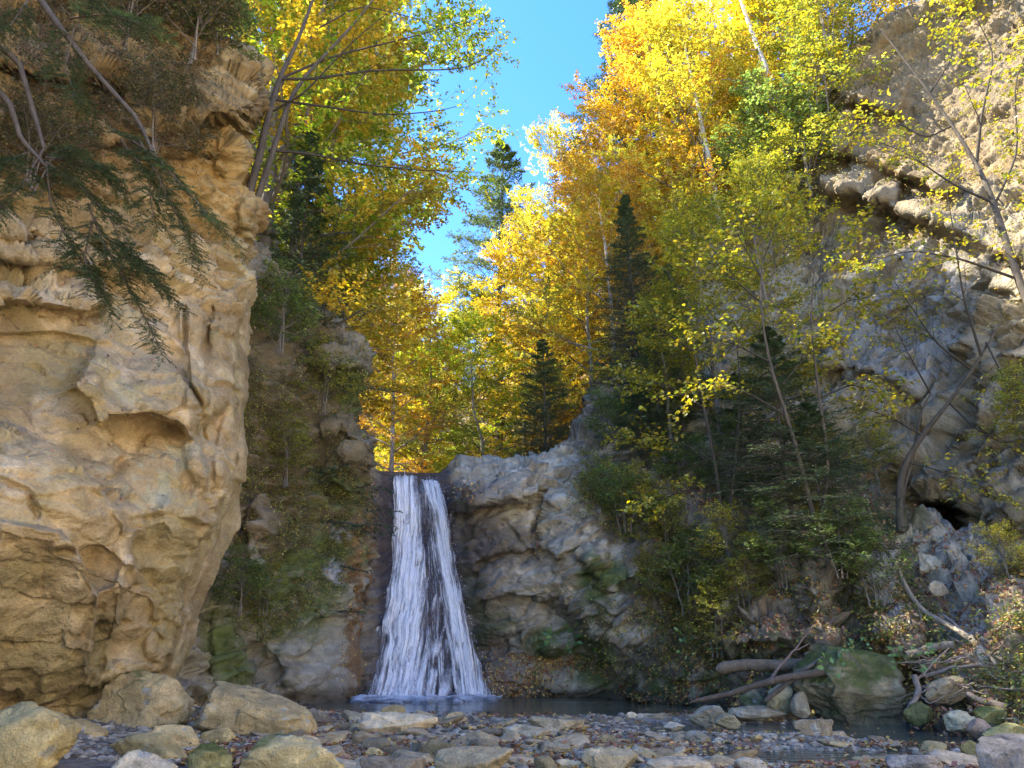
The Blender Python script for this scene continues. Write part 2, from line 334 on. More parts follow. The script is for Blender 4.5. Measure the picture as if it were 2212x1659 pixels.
def make_left():
    py = np.arange(-300, 1652, 3.6); u = np.linspace(0, 1, 250); xr = poly(LXR, py) + 5*fbm(np.stack([py/45, py*0, py*0], -1), 3, 3)
    PX = -400 + (xr[:, None]+400)*(1-(1-u)**1.25)[None]; PY = np.repeat(py[:, None], len(u), 1)
    Y = LC(PX, PY); d = xr[:, None]-PX; wdt = 55.
    Y = Y + .9*(1-np.sqrt(np.clip(1-np.clip(1-d/wdt, 0, 1)**2, 0, 1)))
    am = blur(left_feats(PX, PY)*ss(0, 26, d), 1)
    k = np.arange(1, 26); PX = np.hstack([PX, xr[:, None]-k*2.0]); PY = np.hstack([PY, np.repeat(py[:, None], 25, 1)])
    Y = np.hstack([Y-am, (Y[:, -1:]+k*.16)])
    P = at(PX, PY, Y); N = smooth_n(normals(P), 3)
    sm = blob(PX, PY, 250, 1000, 420, 420, 0, .3)
    up = ss(760, 560, PY)
    D = rock_relief(P, (.5, .1, 1), 11, big=.20, lay=.06, facet=.09, fine=.018, cs=.55, thick=1.6)
    D2 = rock_relief(P, (.1, .05, 1), 61, big=.15, lay=.30, facet=.22, fine=.05, cs=1.3, thick=3.2)
    D = D*(1-up)+D2*up; edge = np.hstack([.25+.75*ss(0, 34, d), np.full((len(py), 25), .25)])
    P = P+N*(D+crisp(P, (.2, .1, 1), 71, (.30+.8*up)*edge, .35+.65*up))[..., None]
    def col(P, N):
        a = fbm(P*.7, 4, 5); b = fbm(P*2.2, 4, 8); c = mix((.50, .37, .195), (.34, .245, .12), ss(-.2, .35, a))
        c = mix(c, (.76, .59, .35), ss(.05, .4, b)*.6)
        c = mix(c, (.40, .235, .085), ss(.1, .4, fbm(P*1.1+9, 4, 21))*.75*ss(300, 520, PX)*ss(900, 300, PY))
        c = mix(c, (.36, .29, .12), ss(0, .3, fbm(P*1.3, 4, 31))*.5)
        lich = ss(.25, .38, fbm(P*1.9+5, 4, 77))*blob(PX, PY, 270, 1000, 170, 170); c = mix(c, (.45, .45, .31), lich*.6)
        c = mix(c, (.24, .20, .10), ss(0.05, .35, fbm(P*1.6+3, 4, 41))*ss(1150, 1350, PY)*ss(340, 200, PX)*.8)   # darker brown patches low on the buttress
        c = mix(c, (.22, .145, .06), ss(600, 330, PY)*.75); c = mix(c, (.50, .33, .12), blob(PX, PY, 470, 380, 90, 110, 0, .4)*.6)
        moss = ss(-.12, .2, fbm(P*1.8, 4, 51)+.5*N[..., 2]-.05)*ss(480, 200, PY)
        c = mix(c, (.10, .085, .035), np.clip(moss, 0, 1)*.85)
        c = mix(c, (.46, .38, .20), ss(430, 520, PX)*ss(-.1, .3, b)*.5)
        return c
    o, N = finish('left_cliff', P, col, M['sandstone'])
    tag(o, 'ochre sandstone cliff with rounded overhanging bulges along the left side', None, None, 'structure')
    return P, N, PX, PY
LP, LN, LPX, LPY = make_left()

# ---- rocky buttress between the cliff and the falls
BT = TPS([(330, 1300, 12.6), (330, 900, 12.8), (330, 500, 13), (420, 1400, 13.5), (420, 1560, 13.3), (560, 1540, 15.0), (560, 1450, 15.1), (560, 1300, 15.1), (420, 1200, 13.8), (650, 1530, 16.3), (700, 1400, 16.9), (780, 1400, 17.6), (780, 1530, 17.3), (780, 1200, 17.8), (780, 1050, 18.1), (600, 1100, 15.6), (700, 1000, 17),
          (560, 800, 14.8), (700, 800, 17), (760, 750, 17.8), (560, 600, 15.5), (650, 640, 17.5), (480, 500, 14.5), (800, 980, 18), (560, 1000, 15), (640, 1250, 15.8)])
BXR = [(440, 500), (520, 545), (560, 585), (600, 625), (650, 668), (690, 712), (725, 756), (760, 800), (795, 803), (806, 778), (860, 768), (920, 776), (945, 790), (965, 806), (990, 804), (1002, 790), (1060, 786), (1150, 794), (1300, 792), (1400, 786), (1520, 772), (1560, 770)]
def make_buttress():
    py = np.arange(440, 1562, 3.4); u = np.linspace(0, 1, 170); xr = poly(BXR, py) + 4*fbm(np.stack([py/30, py*0, py*0], -1), 3, 13)
    PX = 330 + (xr[:, None]-330)*u[None]; PY = np.repeat(py[:, None], len(u), 1); Y = BT(PX, PY); d = xr[:, None]-PX
    Y = Y + .8*(1-np.sqrt(np.clip(1-np.clip(1-d/40., 0, 1)**2, 0, 1)))
    a = ledge(PX, PY, [(690, 800), (740, 792), (800, 796)], .9, 70, 12)*1
    a += bulge(PX, PY, 770, 965, 45, 40, .7, 30); a += bulge(PX, PY, 745, 770, 60, 40, .5, 30)
    a += ledge(PX, PY, [(690, 940), (735, 925), (780, 945), (805, 990)], .5, 30, 12)
    a += bulge(PX, PY, 745, 1010, 50, 70, .45); a += bulge(PX, PY, 742, 1150, 38, 26, .25); a += bulge(PX, PY, 722, 1235, 28, 26, .25)
    a += bulge(PX, PY, 560, 1160, 26, 80, .3, 5, 4, .4)
    a += ledge(PX, PY, [(530, 1340), (560, 1420), (600, 1480), (640, 1530)], -.35, 30, 40)
    a += bulge(PX, PY, 680, 1450, 90, 110, .4, 15); a += bulge(PX, PY, 500, 1400, 50, 120, .35)
    a += crack(PX, PY, [(640, 1280), (690, 1340), (700, 1440)], .15, 8)
    k = np.arange(1, 22); PX = np.hstack([PX, xr[:, None]-k*1.5]); PY = np.hstack([PY, np.repeat(py[:, None], 21, 1)])
    Y = np.hstack([Y-blur(a*ss(0, 14, d), 2), Y[:, -1:]+k*.22]); P = at(PX, PY, Y); N = smooth_n(normals(P), 3)
    low = ss(1250, 1400, PY)*ss(560, 640, PX)
    D = rock_relief(P, (-.5, .1, 1), 111, big=.25, lay=.22, facet=.25, fine=.05, cs=1.2, thick=3.2)
    P = P + N*(blur(D*(1-.65*low), 1)+crisp(P, (-.5, .1, 1), 171, .9, .6)*(1-.6*low))[..., None]
    def col(P, N):
        a = fbm(P*.9, 4, 105); c = mix((.40, .355, .26), (.26, .225, .16), ss(-.2, .3, a)); c = mix(c, (.48, .43, .35), ss(.0, .35, fbm(P*2, 4, 106))*.6)
        soil = np.clip(blob(PX, PY, 620, 900, 175, 340, -10, .3, .25*fbm(P*1.5, 3, 109)), 0, 1); c = mix(c, (.20, .15, .075), soil*.9)
        n = .5*fbm(P*1.2, 4, 107); mo = np.maximum.reduce([blob(PX, PY, 655, 1270, 75, 150, 30, .35, n), blob(PX, PY, 755, 1190, 40, 38, 0, .4, n), blob(PX, PY, 490, 1420, 50, 110, -15, .8, n*1.5), blob(PX, PY, 730, 1075, 60, 60, 0, .4, n), blob(PX, PY, 760, 840, 30, 60, 0, .4, n)])
        mo = mo*ss(-.45, -.05, fbm(P*3.5, 4, 119)); c = mix(c, (.115, .155, .028), mo*.85)
        c = mix(c, (.50, .49, .50), np.maximum(blob(PX, PY, 745, 1150, 26, 22, 0, .3, n*.4), blob(PX, PY, 722, 1235, 24, 24, 0, .3, n*.4)))
        st = ss(738, 762, PX)*ss(1050, 1150, PY); c = mix(c, (.30, .17, .07), st*ss(-.3, .1, fbm(P*np.array([4, 4, .5]), 3, 108))*.9)
        wl = ss(.35, .1, P[..., 2]); c = mix(c, (.12, .085, .05), wl*.8)
        return c
    o, N = finish('buttress_cliff', P, col, M['greyrock'])
    tag(o, 'overgrown rock buttress between the ochre cliff and the waterfall', None, None, 'structure')
    return P, N, PX, PY
BP, BN, BPX, BPY = make_buttress()

# ---- waterfall wall, centre cliff and right hand slope: one continuous relief, cut in two objects
CTPS = TPS([(700, 1520, 18.2), (780, 1540, 18.0), (860, 1540, 17.5), (950, 1540, 17.5), (1060, 1535, 17.9), (1200, 1530, 18.3), (1300, 1530, 18.0), (830, 1015, 19.2), (700, 1000, 19.4), (960, 1015, 19.1), (860, 1300, 18.2), (900, 1150, 18.8), (760, 1200, 18.7), (760, 1400, 18.3),
            (1000, 1060, 18.2), (1150, 990, 18.7), (1100, 1200, 17.7), (1300, 1200, 17.0), (1300, 1400, 17.2), (1100, 1440, 17.9), (1500, 1300, 16), (1560, 1540, 15.0), (1450, 1530, 16.2), (1450, 1150, 17),
            (1250, 1000, 19), (1400, 900, 20), (1550, 800, 21.5), (1700, 700, 22.5), (1400, 700, 24), (1250, 700, 27), (1250, 850, 23), (1650, 1000, 18), (1650, 1100, 16.5), (1650, 1350, 14.9), (1800, 1300, 14.5), (1800, 1450, 13.7),
            (1900, 1150, 15.8), (1900, 1400, 13.5), (2050, 1160, 15.3), (2050, 1300, 14.0), (2050, 1400, 12.8), (2212, 1150, 14.3), (2212, 1400, 11.5), (2212, 1540, 10.4), (2450, 1150, 12.8), (2450, 1540, 9.6), (2100, 1540, 11.4), (1900, 1560, 12.8), (1700, 1560, 13.7), (1900, 950, 19), (2212, 950, 17), (2450, 950, 15), (2212, 1640, 9.6), (1900, 1640, 12.2), (1600, 1640, 13.6)])
CTOP = [(690, 1012), (800, 1014), (830, 1018), (905, 1020), (950, 1022), (966, 1012), (985, 1004), (1010, 1000), (1040, 998), (1062, 990), (1090, 996), (1120, 990), (1150, 984), (1190, 982), (1240, 940), (1300, 830), (1400, 700), (1650, 660), (1760, 820), (1860, 1040), (1940, 1118), (2060, 1142), (2212, 1150), (2460, 1150)]
def c_feats(px, py):
    chute = ss(790, 822, px)*ss(1012+(py-1000)*.12, 975+(py-1000)*.12, px)
    a = -.35*chute
    a += ledge(px, py, [(955, 1090), (985, 1105), (1060, 1085), (1160, 1062), (1175, 1040)], .55, 85, 8)
    a += bulge(px, py, 1060, 1040, 130, 60, .35, -5)
    a += ledge(px, py, [(1010, 1240), (1040, 1205), (1090, 1180), (1180, 1190), (1240, 1210)], .22, 60, 10)
    a += bulge(px, py, 1010, 1220, 26, 26, .4)
    a += ledge(px, py, [(1010, 1320), (1040, 1300), (1100, 1278), (1190, 1300), (1230, 1318)], .32, 90, 10)
    a += crack(px, py, [(1170, 1070), (1160, 1130), (1150, 1185)], .35, 8)
    a += ledge(px, py, [(1170, 1075), (1240, 1110), (1290, 1150)], .2, 40, 12)
    a += bulge(px, py, 1245, 1160, 70, 110, .35, -10)
    a += ledge(px, py, [(1180, 1280), (1240, 1340), (1300, 1400), (1330, 1450), (1350, 1490)], -.45, 20, 70)
    a += ledge(px, py, [(1250, 1190), (1290, 1240), (1330, 1262), (1380, 1235), (1450, 1195)], .45, 110, 12)
    for k, o in enumerate((40, 72, 100, 130)):
        a += ledge(px, py, [(1225+k*8, 1210+o), (1290, 1265+o), (1330, 1285+o), (1400, 1240+o), (1440, 1215+o)], .11, 30, 7)
    a += bulge(px, py, 1350, 1340, 100, 110, .5, -35)
    for q in ([(1085, 1120), (1130, 1180), (1180, 1230)], [(1230, 1330), (1262, 1380), (1300, 1440)], [(1350, 1310), (1300, 1380), (1330, 1400)], [(1040, 1130), (1100, 1100), (1170, 1090)], [(1180, 1010), (1120, 1030), (1000, 1040)], [(1390, 1340), (1340, 1370), (1290, 1330)]): a += crack(px, py, q, .16, 3.5)
    a += ledge(px, py, [(1000, 1410), (1080, 1405), (1200, 1415), (1300, 1440)], -.4, 50, 60)
    a += ledge(px, py, [(1480, 1330), (1540, 1318), (1600, 1340), (1680, 1345), (1760, 1350)], .4, 60, 12)
    a += ledge(px, py, [(1500, 1390), (1560, 1400), (1640, 1370), (1760, 1380)], .35, 40, 10)
    a += bulge(px, py, 1600, 1370, 110, 60, .5, 10); a += bulge(px, py, 1480, 1440, 90, 80, .4)
    a += bulge(px, py, 1782, 1340, 34, 110, .7, -14, 5, .35)
    a += bulge(px, py, 1725, 1210, 45, 120, .6, -30, 4, .4)
    a += bulge(px, py, 1905, 1280, 50, 130, .8, -22, 4, .4); a += bulge(px, py, 1960, 1400, 50, 80, .5)
    a += bulge(px, py, 2040, 1195, 26, 34, .35, -30); a += bulge(px, py, 2075, 1170, 30, 20, .2); a += bulge(px, py, 2030, 1265, 22, 18, .25)
    a += bulge(px, py, 1560, 1140, 50, 35, .6, 10); a += bulge(px, py, 1580, 870, 40, 90, .8, -10); a += bulge(px, py, 1530, 960, 50, 40, .5)
    return a
def make_centre():
    px = np.concatenate([np.arange(690, 1560, 3.0), np.arange(1560, 2460, 4.2)]); v = np.linspace(0, 1, 290)
    top = poly(CTOP, px); top = top + 4*fbm(np.stack([px/25, px*0, px*0], -1), 3, 23)*ss(960, 1000, px); bot = np.where(px < 1500, 1548, np.minimum(1560+(px-1500)*.2, 1640))
    PX = np.repeat(px[None], len(v), 0); PY = top[None] + (bot-top)[None]*v[:, None]; Y = CTPS(PX, PY); d = PY-top[None]
    Y = Y + (.5*(1-np.sqrt(np.clip(1-np.clip(1-d/26., 0, 1)**2, 0, 1))))
    am = blur(c_feats(PX, PY)*ss(0, 12, d), 2)
    k = np.arange(24, 0, -1)[:, None]
    PX = np.vstack([np.repeat(px[None], 24, 0), PX]); PY = np.vstack([top[None]+k*.8, PY]); Y = np.vstack([Y[:1]+k*.35, Y-am])
    P = at(PX, PY, Y); N = smooth_n(normals(P), 3)
    chute = ss(795, 825, PX)*ss(1005+(PY-1000)*.14, 965+(PY-1000)*.14, PX)
    slope = np.clip(ss(1480, 1650, PX)+ss(985, 930, PY)*ss(1180, 1250, PX), 0, 1)
    D = rock_relief(P, (-.5, .2, 1), 211, big=.16, lay=.08, facet=.20, fine=.03, cs=.6, thick=2.2)
    D2 = rock_relief(P, (-.7, .2, 1), 261, big=.35, lay=.12, facet=.38, fine=.06, cs=1.2, thick=2.0)
    D = D*(1-slope)+D2*slope
    P = P + N*(blur(D*(1-.72*chute), 1)+crisp(P, (-.3, .1, 1), 271, .75+.35*slope, .45)*(1-.7*chute))[..., None]
    def col(P, N):
        a = fbm(P*.9, 4, 205); b = fbm(P*2.3, 4, 206)
        c = mix((.40, .345, .245), (.22, .185, .13), ss(-.25, .3, a)); c = mix(c, (.62, .55, .41), ss(.02, .35, b)*.7)
        n = .6*fbm(P*1.3, 4, 207)
        mo = np.maximum.reduce([blob(PX, PY, 1030, 1290, 30, 110, 0, .35, n), blob(PX, PY, 1060, 1345, 55, 35, 0, .35, n), blob(PX, PY, 1220, 1390, 90, 35, 5, .35, n), blob(PX, PY, 1280, 1430, 60, 60, 0, .4, n), blob(PX, PY, 985, 1095, 25, 18, 0, .3, n), blob(PX, PY, 1400, 1500, 110, 16, 0, .3, n*.6), blob(PX, PY, 1570, 1440, 60, 60, 0, .4, n), blob(PX, PY, 1160, 1440, 12, 60, 0, .3, n*.5), blob(PX, PY, 1300, 1250, 50, 60, 0, .4, n), blob(PX, PY, 1500, 1480, 80, 60, 0, .4, n)])
        mo = mo*ss(-.4, .05, fbm(P*3.2, 4, 219)); c = mix(c, (.11, .15, .028), mo*.85)
        wet = ss(1120, 1020, PX-(PY-1000)*.10)*ss(1030, 1060, PY); c = mix(c, (.115, .09, .085), np.clip(wet*(.65+.5*n), 0, 1))
        fallr = ss(800, 830, PX)*ss(985, 960, PX-(PY-1000)*.1); c = mix(c, (.10, .075, .07), fallr*.9)
        wl = blob(PX, PY, 1100, 1470, 70, 60, 10, .3, n*.5); c = mix(c, (.20, .12, .06), wl*.7*ss(-.1, .2, b))
        soil = np.clip(slope*ss(-.45, .35, .9*N[..., 2]-.25+fbm(P*.8, 4, 208)), 0, 1); lit = mix((.23, .175, .115), (.36, .20, .095), ss(-.2, .4, b))
        c = mix(c, lit, soil*.95)
        sand = blob(PX, PY, 2085, 1260, 75, 190, -18, .4, n)*ss(1120, 1150, PY); c = mix(c, (.50, .43, .33), sand*.9)
        sandy = blob(PX, PY, 1720, 1200, 60, 110, -30, .4, n*.4); c = mix(c, (.42, .38, .28), sandy*.8)
        c = mix(c, (.46, .47, .47), blob(PX, PY, 1905, 1270, 36, 90, -15, .3, n)*.75)
        c = mix(c, (.08, .065, .045), ss(.30, .08, P[..., 2])*.8)
        c = mix(c, (.055, .08, .02), slope*ss(.15, .4, fbm(P*1.1+3, 4, 222)+.2*N[..., 2])*.7*(1-sand))
        return c
    N = normals(P); C = col(P, N); nr, nc, _ = P.shape; Q = grid_quads(nr, nc); side = (PX.ravel()[Q].mean(1) > 1540)
    for nm, lab, m, q in (('waterfall_cliff', 'grey layered rock wall that the waterfall runs over', M['greyrock'], Q[~side]), ('right_slope', 'steep bank of rock, earth and leaf litter right of the pool', M['soil'], Q[side])):
        u, inv = np.unique(q, return_inverse=True)
        tag(link(nm, mk_mesh(nm, P.reshape(-1, 3)[u], inv.reshape(-1, 4), C.reshape(-1, 3)[u]), m), lab, None, None, 'structure')
    return P, N, PX, PY
CP, CN, CPX, CPY = make_centre()

# ---- right hand cliff
RT = TPS([(1500, 500, 24.5), (1500, 1000, 22), (1560, 500, 24), (1560, 900, 21), (1700, 420, 23), (1700, 900, 19.6), (1800, 200, 22.5), (1850, 600, 20.5), (1850, 1000, 18.3), (2000, 0, 21), (2000, 400, 19.4), (2000, 800, 17.8), (2020, 1150, 16.9), (2212, -200, 19.5), (2212, 0, 18.3), (2212, 600, 15.7), (2212, 1100, 14.9), (2480, -300, 17), (2480, 300, 14.5), (2480, 1100, 12.6), (2480, 1250, 12.6), (1900, 80, 21.8), (1600, 1200, 20)])
RTOP = [(1500, 560), (1560, 492), (1580, 470), (1640, 440), (1700, 405), (1735, 380), (1770, 300), (1782, 215), (1800, 150), (1840, 105), (1880, 62), (1930, 25), (1990, 0), (2060, -40), (2212, -160), (2480, -300)]
def r_feats(px, py):
    a = ledge(px, py, [(1770, 190), (1799, 204), (1850, 222), (1910, 240), (1960, 250)], .8, 110, 10)
    a += ledge(px, py, [(1780, 320), (1817, 335), (1880, 350), (1944, 374), (2017, 402), (2060, 415)], 1.0, 70, 12)
    a += ledge(px, py, [(1780, 405), (1799, 412), (1890, 441), (1980, 468), (2070, 500), (2163, 547), (2240, 570)], 1.2, 50, 14)
    a += ledge(px, py, [(1960, 430), (2010, 470), (2090, 500)], .3, 40, 10)
    a += bulge(px, py, 1820, 270, 28, 60, .6, 10); a += bulge(px, py, 1880, 395, 70, 38, .7, 15, 3, .4)
    a += bulge(px, py, 1835, 180, 70, 26, .4, 30, 4, .4)
    for x0, y0, x1, y1 in ((1900, 530, 1830, 690), (1960, 540, 1880, 660), (1850, 480, 1780, 600), (2000, 560, 1930, 640), (1960, 620, 1890, 700)):
        a += ledge(px, py, [(x0, y0), ((x0+x1)/2+8, (y0+y1)/2), (x1, y1)], .35, 28, 9)
    a += ledge(px, py, [(2100, 560), (2150, 610), (2240, 640)], .6, 50, 12)
    a += bulge(px, py, 2190, 700, 60, 130, .6, 25)
    a += ledge(px, py, [(1780, 800), (1850, 790), (1950, 830), (2000, 870)], .5, 60, 12)
    a += ledge(px, py, [(1690, 740), (1760, 760), (1850, 740), (1960, 800)], .35, 50, 10)
    a += bulge(px, py, 2010, 700, 100, 80, -.5, 0); a += bulge(px, py, 2120, 900, 60, 120, .5, 25)
    a += bulge(px, py, 2035, 1118, 62, 36, -2.2, 5, 2.5, .5)
    a += bulge(px, py, 2020, 1030, 80, 60, .7, 10); a += bulge(px, py, 2110, 1100, 24, 70, .6); a += bulge(px, py, 2150, 1060, 26, 80, .5, 5); a += bulge(px, py, 2190, 1120, 30, 90, .7)
    a += bulge(px, py, 1700, 560, 60, 110, .5, 20); a += bulge(px, py, 1620, 540, 60, 60, .6)
    return a
def make_right():
    px = np.arange(1500, 2482, 3.4); v = np.linspace(0, 1, 330); top = poly(RTOP, px)+6*fbm(np.stack([px/25, px*0, px*0], -1), 3, 33)
    PX = np.repeat(px[None], len(v), 0); PY = top[None]+(1240-top)[None]*v[:, None]; Y = RT(PX, PY); d = PY-top[None]
    Y = Y + (.7*(1-np.sqrt(np.clip(1-np.clip(1-d/35., 0, 1)**2, 0, 1)))); am = blur(r_feats(PX, PY)*ss(0, 16, d), 6)
    k = np.arange(24, 0, -1)[:, None]; PX = np.vstack([np.repeat(px[None], 24, 0), PX]); PY = np.vstack([top[None]+k*1.0, PY]); Y = np.vstack([Y[:1]+k*.25, Y-am])
    P = at(PX, PY, Y); N = smooth_n(normals(P), 3)
    gy = np.abs(np.gradient(Y, axis=0)); steep = ss(.16, .05, blur(gy, 2)); face = blob(PX, PY, 2080, 220, 260, 190, -20, .3)
    D = rock_relief(P, (-.35, .2, 1), 311, big=.3, lay=.22, facet=.40, fine=.07, cs=.8, thick=2.0)
    P = P + N*((blur(D*(1-.55*face), 1)+crisp(P, (-.5, .2, 1), 371)*(1-.4*face))*(.35+.65*steep))[..., None]
    def col(P, N):
        a = fbm(P*.6, 4, 305); b = fbm(P*2, 4, 306); hi = (1-.42*ss(700, 300, PY))[..., None]; c = mix((.37, .305, .20), (.22, .175, .105), ss(-.25, .3, a)); c = mix(c, (.46, .40, .29), ss(0, .35, b)*.6)*hi  # hi darkens the upper cliff colour to tone down its sunlit brightness
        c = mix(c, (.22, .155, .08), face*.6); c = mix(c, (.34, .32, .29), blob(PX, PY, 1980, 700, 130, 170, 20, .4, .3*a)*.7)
        c = mix(c, (.34, .22, .09), ss(.1, .4, fbm(P*1.2+7, 4, 321))*.5)
        soil = ss(.3, .7, N[..., 2]+.3*b); c = mix(c, (.16, .12, .07), soil*.7)
        return c
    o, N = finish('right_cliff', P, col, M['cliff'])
    tag(o, 'tall pale sandstone cliff with broken ledges at the upper right', None, None, 'structure')
    return P, N, PX, PY
RP, RN, RPX, RPY = make_right()

# ---- wooded ground above and around the gorge (height field)
def H(x, y):
    x = np.asarray(x, float); y = np.asarray(y, float); z0 = x*0+y*0
    xc = -2.4-.05*(y-19); fl = 4.3+.10*(y-19)+.45*np.maximum(0, y-62); d = x-xc
    up = fl + 1.2*np.clip(-d-1.6, 0, 10)+.35*np.clip(-d-15.6, 0, 60) + 1.0*np.clip(d-4, 0, 16)+.5*np.clip(d-20, 0, 60)
    lf = ss(-10, -3, y)*.8+.2; rx = 9.6+6*ss(7, 10, y)  # unseen: plateau cut low to admit sun, right bank set close to bounce it
    near = np.maximum((12.5*ss(-7.4, -9.0, x)+.25*np.clip(-x-9, 0, 60))*lf, 13*ss(0, 3.5, x-rx)+.3*np.clip(x-20, 0, 60)) - .45
    t = ss(17.6, 19.0, y); z = near*(1-t)+up*t
    yb = np.interp(x, [-60, -7, -3.5, -1, 3, 5.5, 9, 16, 60], [17, 17.5, 19.6, 20.0, 21.0, 25.5, 26, 21, 18]); z = z - 2.2*np.clip(yb-y, 0, 3)*t
    P = np.stack([x+z0, y+z0, z0], -1); return z + .5*fbm(P*.25, 4, 401)*ss(3, 8, np.abs(x))
def make_land():
    x = np.concatenate([np.arange(-70, -14, 1.4), np.arange(-14, 22, .3), np.arange(22, 72, 1.4)]); y = np.concatenate([np.arange(-60, 16, 2.0), np.arange(16, 46, .4), np.arange(46, 130, 1.8)])
    X, Yy = np.meshgrid(x, y); Z = H(X, Yy); P = np.stack([X, Yy, Z], -1)
    keep = ~((Yy < 18.3) & (X > -6.8) & (X < np.where(Yy > 7, 15.2, 9.4)))
    def col(P, N):
        b = fbm(P*.8, 4, 406); c = mix((.12, .085, .05), (.20, .115, .05), ss(-.3, .4, b)); return mix(c, (.56, .47, .34), ss(9, 7, P[..., 1])*ss(8, 9, P[..., 0])*ss(.85, .6, N[..., 2]))  # pale tone on the added, unseen right bank throws warm sun into the gorge
    o, N = finish('hillside', P, col, M['soil'], keep); tag(o, 'leaf littered wooded hillside around the gorge', None, None, 'structure')
make_land()

# ---- stream bed
def G(x, y):
    x = np.asarray(x, float); y = np.asarray(y, float); P = np.stack([x, y, x*0], -1)
    sh = 13.1+.5*fbm(P*.35, 3, 501)-.25*np.clip(x-2.5, 0, 3)
    pool = ss(sh-.1, sh+1.4, y)
    base = .045+.05*fbm(P*.5, 3, 502)+.07*ss(-1.5, -4.5, x)*1+.10*ss(-3.5, -5.5, x) - .14*ss(.8, 2.4, x)*(.55+.75*vn(P*np.array([.35, 1.1, 1])+4, 503))
    base = base + .03*fbm(P*2.5, 3, 504)
    base = base + .55*ss(6.0, 9.0, x)*ss(7.5, 10, y)
    return base*(1-pool)-.75*pool
def make_bed():
    x = np.concatenate([np.arange(-60, -8, 4.), np.arange(-8, 12, .07), np.arange(12, 62, 4.)]); y = np.concatenate([np.arange(-60, 5, 4.), np.arange(5, 13.6, .05), np.arange(13.6, 21, .25)])
    X, Yy = np.meshgrid(x, y); Z = G(X, Yy); P = np.stack([X, Yy, Z], -1)
    P[..., 2] += .018*cells(P*np.array([7, 7, 0]), 511)[0]*ss(13.2, 12.6, Yy)
    def col(P, N):
        b = fbm(P*1.5, 4, 506); h = cells(P*np.array([9, 9, 0]), 511)[3]
        c = mix((.20, .155, .11), (.32, .275, .21), ss(-.1, .4, b)); c = mix(c, (.32, .30, .27), ss(.7, .9, h)*.6); return mix(c, (.60, .49, .33), ss(5.5, 3.5, P[..., 1]))  # unseen ground around the camera made pale and warm to bounce sunlight forward
    o, N = finish('streambed', P, col, M['soil']); tag(o, 'stony gravel streambed in front of the pool', None, None, 'structure')
make_bed()
# ------------------------------------------------------------------ water
def water_mat(name, tint, rip, sc, rough=.04):
    m, n = new_mat(name); L = n.links.new; out = nd(n, 'ShaderNodeOutputMaterial'); p = nd(n, 'ShaderNodeBsdfPrincipled'); L(p.outputs[0], out.inputs[0])
    p.inputs['Base Color'].default_value = (*tint, 1); p.inputs['Roughness'].default_value = rough; p.inputs['IOR'].default_value = 1.33
    p.inputs['Transmission Weight'].default_value = .55; p.inputs['Specular IOR Level'].default_value = .5
    tc = nd(n, 'ShaderNodeTexCoord'); mp = nd(n, 'ShaderNodeMapping'); mp.inputs['Scale'].default_value = (1, 1.8, 1); L(tc.outputs['Object'], mp.inputs[0])
    a = nd(n, 'ShaderNodeTexNoise', Scale=sc, Detail=3.0); L(mp.outputs[0], a.inputs['Vector']); b = nd(n, 'ShaderNodeBump', Strength=rip, Distance=.05); L(a.outputs['Fac'], b.inputs['Height']); L(b.outputs[0], p.inputs['Normal'])
    return m
M['water'] = water_mat('pool_water', (.20, .22, .16), .3, 4.5)
def make_water():
    x = np.arange(-9, 13, .12); y = np.arange(5.0, 20.5, .12); X, Yy = np.meshgrid(x, y)
    Z = .012*vn(np.stack([X*1.6, Yy*2.2, X*0], -1), 601)*ss(12, 15, Yy)
    d = np.abs(X+1.6)/3.2; Z += .03*vn(np.stack([X*3, Yy*4, X*0], -1), 602)*ss(16.0, 17.8, Yy)*ss(1.3, .6, d)
    P = np.stack([X, Yy, Z], -1); keep = ~((Yy > 17) & (X < -7))
    o = link('water', mk_mesh('water', P.reshape(-1, 3), grid_quads(*P.shape[:2]), None), M['water']); tag(o, 'dark green pool below the falls draining through the stones', None, None, 'structure')
make_water()
